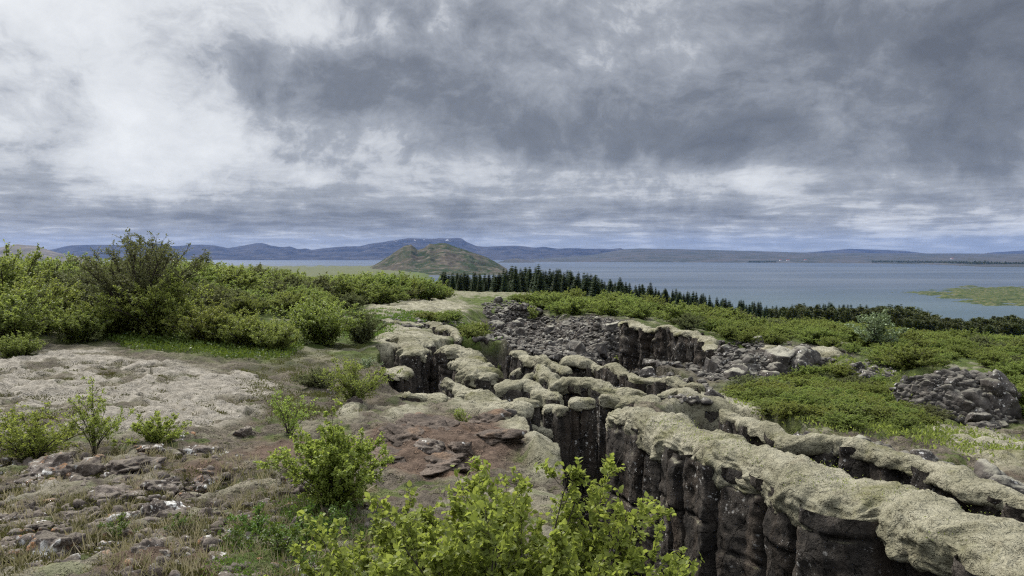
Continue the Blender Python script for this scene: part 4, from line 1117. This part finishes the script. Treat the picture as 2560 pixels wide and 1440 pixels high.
def make_far(name, c1, c2, c3, sc, snow=False):
    m, t, o = newmat(name); v = pos(t)
    n = t.noise(v, sc, 6, .65); n2 = t.noise(vmap(t, v, (1, 1, 3)), sc * 3.1, 5, .65)
    c = t.mix(t.step(n, .4, .62), c1, c2); c = t.mix(t.math('MULTIPLY', t.step(n2, .5, .66), .7), c, c3)
    if snow:
        h = t.n('Attribute', {'attribute_name': 'h'}).outputs['Fac']
        x = t.n('SeparateXYZ', None, Vector=v).outputs[0]
        zone = t.math('MULTIPLY', t.math('MULTIPLY', t.step(h, .78, .86), t.step(h, .965, .93)), t.math('MULTIPLY', t.step(x, -2600, -2000), t.step(x, -900, -1200)))
        s = t.step(t.noise(vmap(t, v, (1, .35, 1)), .0085, 4, .6), .63, .66)
        c = t.mix(t.math('MULTIPLY', zone, s), c, (.30, .30, .31))
    b = t.n('BsdfPrincipled', None, Base_Color=c, Roughness=1.0, Specular_IOR_Level=.05)
    t.t.links.new(b.outputs[0], o.inputs['Surface']); return m

def build_far():
    blue = make_far('mountain_rock', (.022, .023, .026), (.044, .042, .042), (.075, .070, .066), .0016, True)
    moor = make_far('moorland', (.036, .041, .036), (.058, .056, .054), (.082, .080, .076), .0022)
    hillm = make_far('hill_slope', (.022, .034, .012), (.064, .054, .038), (.130, .110, .082), .0095)
    tan = make_far('lava_slope', (.075, .070, .060), (.125, .112, .095), (.16, .14, .12), .003)
    isl = make_far('island_scrub', (.028, .044, .015), (.062, .074, .028), (.15, .125, .075), .045)
    land('mountain_range', [(-500, 628), (-200, 630), (0, 632), (130, 624), (180, 613), (230, 611), (300, 613), (360, 611), (400, 609), (430, 614), (500, 612), (540, 614), (570, 620), (610, 614), (640, 608), (655, 607), (680, 614), (705, 618), (725, 615), (745, 622), (765, 620), (780, 625), (800, 622), (850, 617), (900, 615), (925, 609), (965, 604), (1000, 598), (1020, 595), (1050, 596), (1080, 597), (1100, 595), (1120, 596), (1140, 594), (1155, 596), (1165, 604), (1190, 615), (1215, 617), (1245, 616), (1290, 614), (1310, 616), (1340, 619), (1360, 617), (1400, 621), (1450, 621), (1500, 622), (1530, 623), (1550, 620), (1565, 624), (1620, 630), (1720, 640)],
         12600, 15500, 17500, -73, 80, 1300, blue, 800, 60, 3, .95, True)
    land('far_shore', [(1235, 657), (1300, 650), (1400, 643), (1480, 637), (1560, 623), (1600, 621), (1700, 623), (1900, 628), (2000, 631), (2200, 633), (2560, 634), (3000, 634), (3400, 640)], 8000, 11800, 14000, -71.5, 16, 900, moor, 500, 50, 5, .75,
         front=([1235, 1300, 1700, 2000, 2200, 2330, 2450, 2560, 3400], [9500, 9000, 8300, 7600, 7000, 6200, 4900, 4700, 4600]))
    land('distant_hill', [(1980, 634), (2030, 630), (2090, 625), (2120, 622), (2180, 624), (2260, 627), (2300, 632), (2330, 635)], 15000, 17000, 18500, -40, 20, 1500, blue, 160, 20, 7)
    land('eastern_hill', [(2440, 636), (2480, 631), (2560, 626), (2700, 623), (2900, 628), (3100, 636)], 15000, 17000, 18500, -40, 20, 1500, blue, 160, 20, 8)
    land('volcanic_hill', [(925, 668), (950, 655), (980, 635), (1000, 622), (1015, 613), (1028, 611), (1045, 624), (1060, 620), (1075, 608), (1085, 611), (1100, 608), (1115, 608), (1130, 614), (1160, 624), (1190, 634), (1215, 642), (1235, 652), (1250, 661), (1268, 672)],
         2750, 3500, 4100, -73, 25, 180, hillm, 420, 80, 11, 1.1)
    land('lava_hill', [(-200, 636), (-80, 630), (-20, 624), (25, 614), (45, 610), (65, 613), (95, 615), (120, 624), (150, 632), (220, 645)], 5200, 6200, 7000, -60, 25, 500, tan, 260, 40, 13)
    land('lake_island', [(1240, 657), (1262, 650), (1290, 645), (1310, 648), (1325, 653), (1350, 658)], 8000, 8350, 8700, -72, 4, 200, moor, 120, 20, 15)
    # lake
    m, t, o = newmat('lake_water'); v = pos(t)
    w1 = t.noise(vmap(t, v, (1, 2.2, 1)), .05, 4, .6); w2 = t.noise(vmap(t, v, (1, 2.5, 1)), .4, 3, .6)
    st = t.noise(vmap(t, v, (.35, 1.6, 1)), .0016, 5, .6)
    y = t.n('SeparateXYZ', None, Vector=v).outputs[1]
    b = bump(t, w1, .30, 3.0); b = bump(t, w2, .30, .5, b)
    sh = t.step(y, 1900, 900)
    col = t.mix(t.math('MULTIPLY', sh, .6), t.mix(t.step(st, .35, .65), (.018, .036, .060), (.062, .080, .105)), (.045, .080, .085))
    bs = t.n('BsdfPrincipled', None, Base_Color=col, Roughness=t.math('ADD', .18, t.math('MULTIPLY', st, .22)), IOR=1.333, Normal=b, Specular_IOR_Level=.5)
    t.t.links.new(bs.outputs[0], o.inputs['Surface'])
    V = np.array([(-14000, 300, -70), (14000, 300, -70), (14000, 15000, -70), (-14000, 15000, -70)], float)
    lk = link('lake', mesh('lake', V, [np.array([(0, 1, 2, 3)])], m)); tag(lk, kind='structure')
    # low green point of land in the lake
    px = np.linspace(2230, 3300, 420); dd = np.geomspace(980, 1900, 160)
    PXg, D = np.meshgrid(px, dd, indexing='ij'); X = (PXg - 1280) / F * D; PY = 640 + 70 / D * F
    wv = fbm2(X, D * 2.2, .012, 5, 91, .6), fbm2(X, D * 2.2, .012, 5, 92, .6)
    main = inpoly(PXg + wv[0] * 55, PY + wv[1] * 9, [(2330, 726), (2420, 720), (2560, 719), (3400, 716), (3400, 770), (2560, 766), (2500, 757), (2430, 751), (2340, 741), (2390, 736)])
    spit = inpoly(PXg + wv[1] * 30, PY + wv[0] * 4, [(2240, 730), (2330, 733), (2400, 742), (2320, 737)]) | inpoly(PXg + wv[1] * 30, PY + wv[0] * 3, [(2420, 759), (2470, 757), (2560, 763), (3000, 763), (3000, 768), (2480, 763)])
    a = (main | spit).astype(float)
    for ax in (0, 1):
        for _ in range(2): a = (np.roll(a, 1, ax) + a + np.roll(a, -1, ax)) / 3
    Z = -71.2 + 2.4 * a + a * np.abs(fbm2(X, D, .05, 4, 93)) * 2.2
    o = link('low_island', mesh('low_island', np.stack([X, D, Z], 2).reshape(-1, 3), [gridf(420, 160)], isl)); tag(o, kind='structure')
    # far farmhouses
    wall = make_flat('white_paint', (.75, .75, .73), (.82, .82, .8), .3, .8, .0); roof = make_flat('roof_sheet', (.20, .07, .05), (.25, .09, .07), .3, .7, .0)
    for i, (px, py, wd, lab) in enumerate(((2013, 651.5, 26, 'small white farmhouse standing alone on the far shore'), (1970, 652, 34, 'long white farm building on the far shore left of the lone house'), (1951, 652, 18, 'small white house at the left of the far farm'), (2380, 648, 20, 'tiny white house above the dark shore wood'))):
        d = {0: 8050, 1: 8050, 2: 8050, 3: 7400}[i]; x, zz = ray(px, py); z = zz * d
        e = empty('farmhouse', (x * d, d, z - 6))
        w, l, h = wd, 12, 14
        bx = np.array([(sx * w / 2, sy * l / 2, zz_) for zz_ in (-6, h) for sy in (-1, 1) for sx in (-1, 1)], float)
        link('walls', mesh('walls', bx, [np.array([(0, 1, 5, 4), (1, 3, 7, 5), (3, 2, 6, 7), (2, 0, 4, 6)])], wall, smooth=False), e)
        rv = np.array([(-w * .53, -l * .6, h - .5), (w * .53, -l * .6, h - .5), (w * .53, l * .6, h - .5), (-w * .53, l * .6, h - .5), (-w * .53, 0, h + 6), (w * .53, 0, h + 6)], float)
        link('roof', mesh('roof', rv, [np.array([(0, 1, 5, 4), (2, 3, 4, 5)]), np.array([(1, 2, 5), (3, 0, 4)])], roof, smooth=False), e)
        tag(e, lab, 'house')
    # dark plantation along the far shore on the right
    rng = np.random.RandomState(8); n = 2600
    px = rng.uniform(2180, 2560, n); py = np.interp(px, [2180, 2330, 2450, 2560], [656, 657, 659, 661]) + rng.normal(size=n) * 1.6
    px2 = rng.uniform(1870, 1940, 240); px = np.append(px, px2); py = np.append(py, 655 + rng.normal(size=240) * .4); n = len(px)
    d = np.interp(px, [1870, 2200, 2330, 2450, 2560], [7900, 7150, 6500, 5300, 5200]) + rng.uniform(0, 250, n)
    r = np.array([ray(a, b) for a, b in zip(px, py)])
    p = np.stack([r[:, 0] * d, d, r[:, 1] * d - 3], 1)
    o = link('shore_wood', leaf_mesh('shore_wood', p, norm(rng.normal(size=(n, 3)) * .3 + (0, 0, 1)), rng.normal(size=(n, 3)) + (0, 1.5, .3), rng.uniform(7, 15, n), (LEAF_MID[0] * (1.3, 1, 1), LEAF_MID[1]), M['pine'], rng))
    tag(o, 'dark shore woods along the far right bank of the lake', 'wood', None, 'stuff')

# ------------------------------------------------------------------ sky, light, air, camera
SUN = (-.50, .52, .80)
def build_world():
    w = bpy.data.worlds.new('World'); S.world = w; w.use_nodes = True
    w.node_tree.nodes.clear(); t = NT(w.node_tree)
    out = t.n('OutputWorld'); bg = t.n('Background', None, Strength=1.0)
    d = t.n('VectorMath', {'operation': 'NORMALIZE'}, i0=t.n('TexCoord').outputs['Generated']).outputs[0]
    s = t.n('SeparateXYZ', None, Vector=d); x, y, z = s.outputs
    zc = t.math('ADD', t.math('MAXIMUM', z, 0.0), .085)
    p = t.n('CombineXYZ', None, X=t.math('DIVIDE', x, zc), Y=t.math('DIVIDE', y, zc), Z=0.0).outputs[0]
    wob = t.n('TexNoise', None, Vector=p, Scale=.8, Detail=3.0).outputs['Color']
    pw = t.n('VectorMath', {'operation': 'ADD'}, i0=p, i1=t.n('VectorMath', {'operation': 'SCALE'}, i0=wob, Scale=.55).outputs[0]).outputs[0]
    n1 = t.noise(pw, .62, 7, .55); n2 = t.noise(t.n('Mapping', None, Vector=pw, Location=(3.1, 8.2, 0)).outputs[0], 2.1, 7, .6)
    n3 = t.noise(t.n('Mapping', None, Vector=p, Location=(5, 1, 0), Scale=(.55, 1, 1)).outputs[0], 1.2, 6, .6)
    iso = t.n('Mapping', None, Vector=d, Scale=(1, .6, 1.35)).outputs[0]
    wi = t.n('TexNoise', None, Vector=iso, Scale=4.0, Detail=4.0).outputs['Color']
    iw = t.n('VectorMath', {'operation': 'ADD'}, i0=iso, i1=t.n('VectorMath', {'operation': 'SCALE'}, i0=wi, Scale=.16).outputs[0]).outputs[0]
    n4 = t.noise(iw, 5.6, 10, .62); n5 = t.noise(t.n('Mapping', None, Vector=iw, Location=(4, 2, 7)).outputs[0], 19, 8, .66)
    n4b = t.noise(t.n('VectorMath', {'operation': 'ADD'}, i0=iw, i1=(-.022, 0.0, .040)).outputs[0], 5.6, 10, .62)
    low = t.step(z, .14, .03)
    # large cloud masses of that day: (px, py, sx, sy, amount)
    BL = [(150, 230, 520, 170, -.09), (420, 350, 360, 90, -.08), (200, 60, 400, 90, -.12), (700, 190, 220, 80, .20), (1000, 240, 230, 90, .24), (2250, 260, 480, 170, .15), (60, 90, 480, 180, -.12), (1330, 335, 330, 70, .28),
          (1760, 385, 190, 45, .22), (2100, 110, 480, 120, .20), (1280, 40, 260, 75, .16), (2480, 250, 260, 170, .10), (1560, 170, 170, 80, -.10), (1050, 440, 330, 35, -.20), (740, 330, 180, 40, -.14),
          (1880, 455, 260, 35, -.20), (420, 560, 560, 36, .16), (300, 470, 380, 40, .02), (1250, 545, 600, 26, .10), (2300, 560, 420, 40, -.10), (2350, 420, 300, 50, .06), (830, 90, 110, 50, -.16), (640, 60, 200, 50, .08)]
    acc = 0.0
    for px, py, sx, sy, am in BL:
        a = atan((px - 1280) / F); e = atan((HOR - py) / F)
        ux = t.math('MULTIPLY', t.math('SUBTRACT', x, sin(a) * cos(e)), F / (sx * cos(a)))
        uz = t.math('MULTIPLY', t.math('SUBTRACT', z, sin(e)), F / sy)
        r2 = t.math('ADD', t.math('MULTIPLY', ux, ux), t.math('MULTIPLY', uz, uz))
        g = t.math('MULTIPLY', t.math('POWER', 2.718, t.math('MULTIPLY', r2, -.7)), am)
        acc = g if acc == 0.0 else t.math('ADD', acc, g)
    dens = t.math('ADD', t.math('ADD', t.math('SUBTRACT', .435, t.math('MULTIPLY', t.math('SUBTRACT', n4, n4b), t.math('SUBTRACT', 1.3, low))), acc), t.math('ADD', t.math('ADD', t.math('MULTIPLY', t.math('SUBTRACT', n4, .5), t.math('SUBTRACT', 1.25, t.math('MULTIPLY', low, .75))), t.math('MULTIPLY', t.math('SUBTRACT', n5, .5), .45)),
                  t.math('MULTIPLY', t.math('ADD', t.math('SUBTRACT', n2, .5), t.math('MULTIPLY', t.math('SUBTRACT', n3, .5), .5)), t.math('ADD', .15, t.math('MULTIPLY', low, .60)))))
    c = t.ramp(dens, [(0.0, (.44, .449, .458)), (.24, (.37, .380, .392)), (.38, (.275, .285, .302)), (.45, (.195, .206, .226)), (.56, (.145, .155, .174)), (.69, (.098, .106, .122)), (.92, (.066, .072, .085))])
    # a thin clear blue light low over the mountains
    nis = t.n('TexSky', {'sky_type': 'NISHITA', 'sun_disc': False, 'sun_elevation': math.asin(SUN[2] / np.linalg.norm(SUN)), 'sun_rotation': math.atan2(SUN[0], SUN[1])})
    ns = t.n('VectorMath', {'operation': 'SCALE'}, i0=nis.outputs[0], Scale=.042).outputs[0]
    hz = t.math('MULTIPLY', t.step(z, .045, .004), .6)
    c = t.mix(hz, c, t.mix(.9, ns, (.185, .215, .262)))
    c = t.mix(.06, c, ns)
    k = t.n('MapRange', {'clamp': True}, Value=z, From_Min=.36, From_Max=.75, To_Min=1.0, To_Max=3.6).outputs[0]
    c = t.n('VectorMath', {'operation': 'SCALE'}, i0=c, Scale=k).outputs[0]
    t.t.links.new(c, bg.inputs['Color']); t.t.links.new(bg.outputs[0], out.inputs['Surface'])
    w.cycles.sampling_method = 'MANUAL'; w.cycles.sample_map_resolution = 512
    # soft sun through the cloud
    from mathutils import Vector
    sd = bpy.data.lights.new('sun', 'SUN'); sd.energy = 3.0; sd.angle = radians(16); sd.color = (1, .96, .90)
    so = bpy.data.objects.new('sun', sd); COL.objects.link(so)
    so.rotation_euler = Vector(SUN).to_track_quat('Z', 'Y').to_euler()

def build_haze():
    m = bpy.data.materials.new('haze_air'); m.use_nodes = True; m.node_tree.nodes.clear(); t = NT(m.node_tree)
    o = t.n('OutputMaterial'); v = t.n('VolumePrincipled', None, Color=(.18, .38, .92, 1), Density=HAZE, Anisotropy=0.0)
    t.t.links.new(v.outputs[0], o.inputs['Volume'])
    x0, x1, y0, y1, z0, z1 = -17000, 17000, -60, 19500, -110, 430
    V = np.array([(x, y, z) for z in (z0, z1) for y in (y0, y1) for x in (x0, x1)], float)
    f = np.array([(0, 2, 3, 1), (4, 5, 7, 6), (0, 1, 5, 4), (1, 3, 7, 5), (3, 2, 6, 7), (2, 0, 4, 6)])
    ob = link('haze', mesh('haze', V, [f], m, smooth=False)); tag(ob, kind='stuff')
HAZE = 1.7e-5

def build_camera():
    cd = bpy.data.cameras.new('camera'); cd.sensor_width = 36; cd.lens = 36 * F / 2560; cd.clip_start = .05; cd.clip_end = 100000
    co = bpy.data.objects.new('camera', cd); COL.objects.link(co); co.location = (0, 0, 0)
    co.rotation_euler = (pi / 2 - PITCH, 0, 0); S.camera = co

import time
_t = time.time()
def stage(f):
    global _t
    f(); print('stage', f.__name__, round(time.time() - _t, 1)); _t = time.time()
for f in (build_camera, build_world, build_ground, build_ridges, build_rocks, build_near_plants, build_mid_plants, build_conifers, build_cover, build_far, build_haze): stage(f)
S.view_settings.view_transform = 'Standard'; S.view_settings.look = 'None'; S.view_settings.gamma = 1; S.view_settings.exposure = 1.0
S.cycles.use_denoising = False; S.cycles.filter_width = 1.2; S.cycles.max_bounces = 6; S.cycles.diffuse_bounces = 4; S.cycles.glossy_bounces = 2; S.cycles.transmission_bounces = 3; S.cycles.volume_bounces = 0
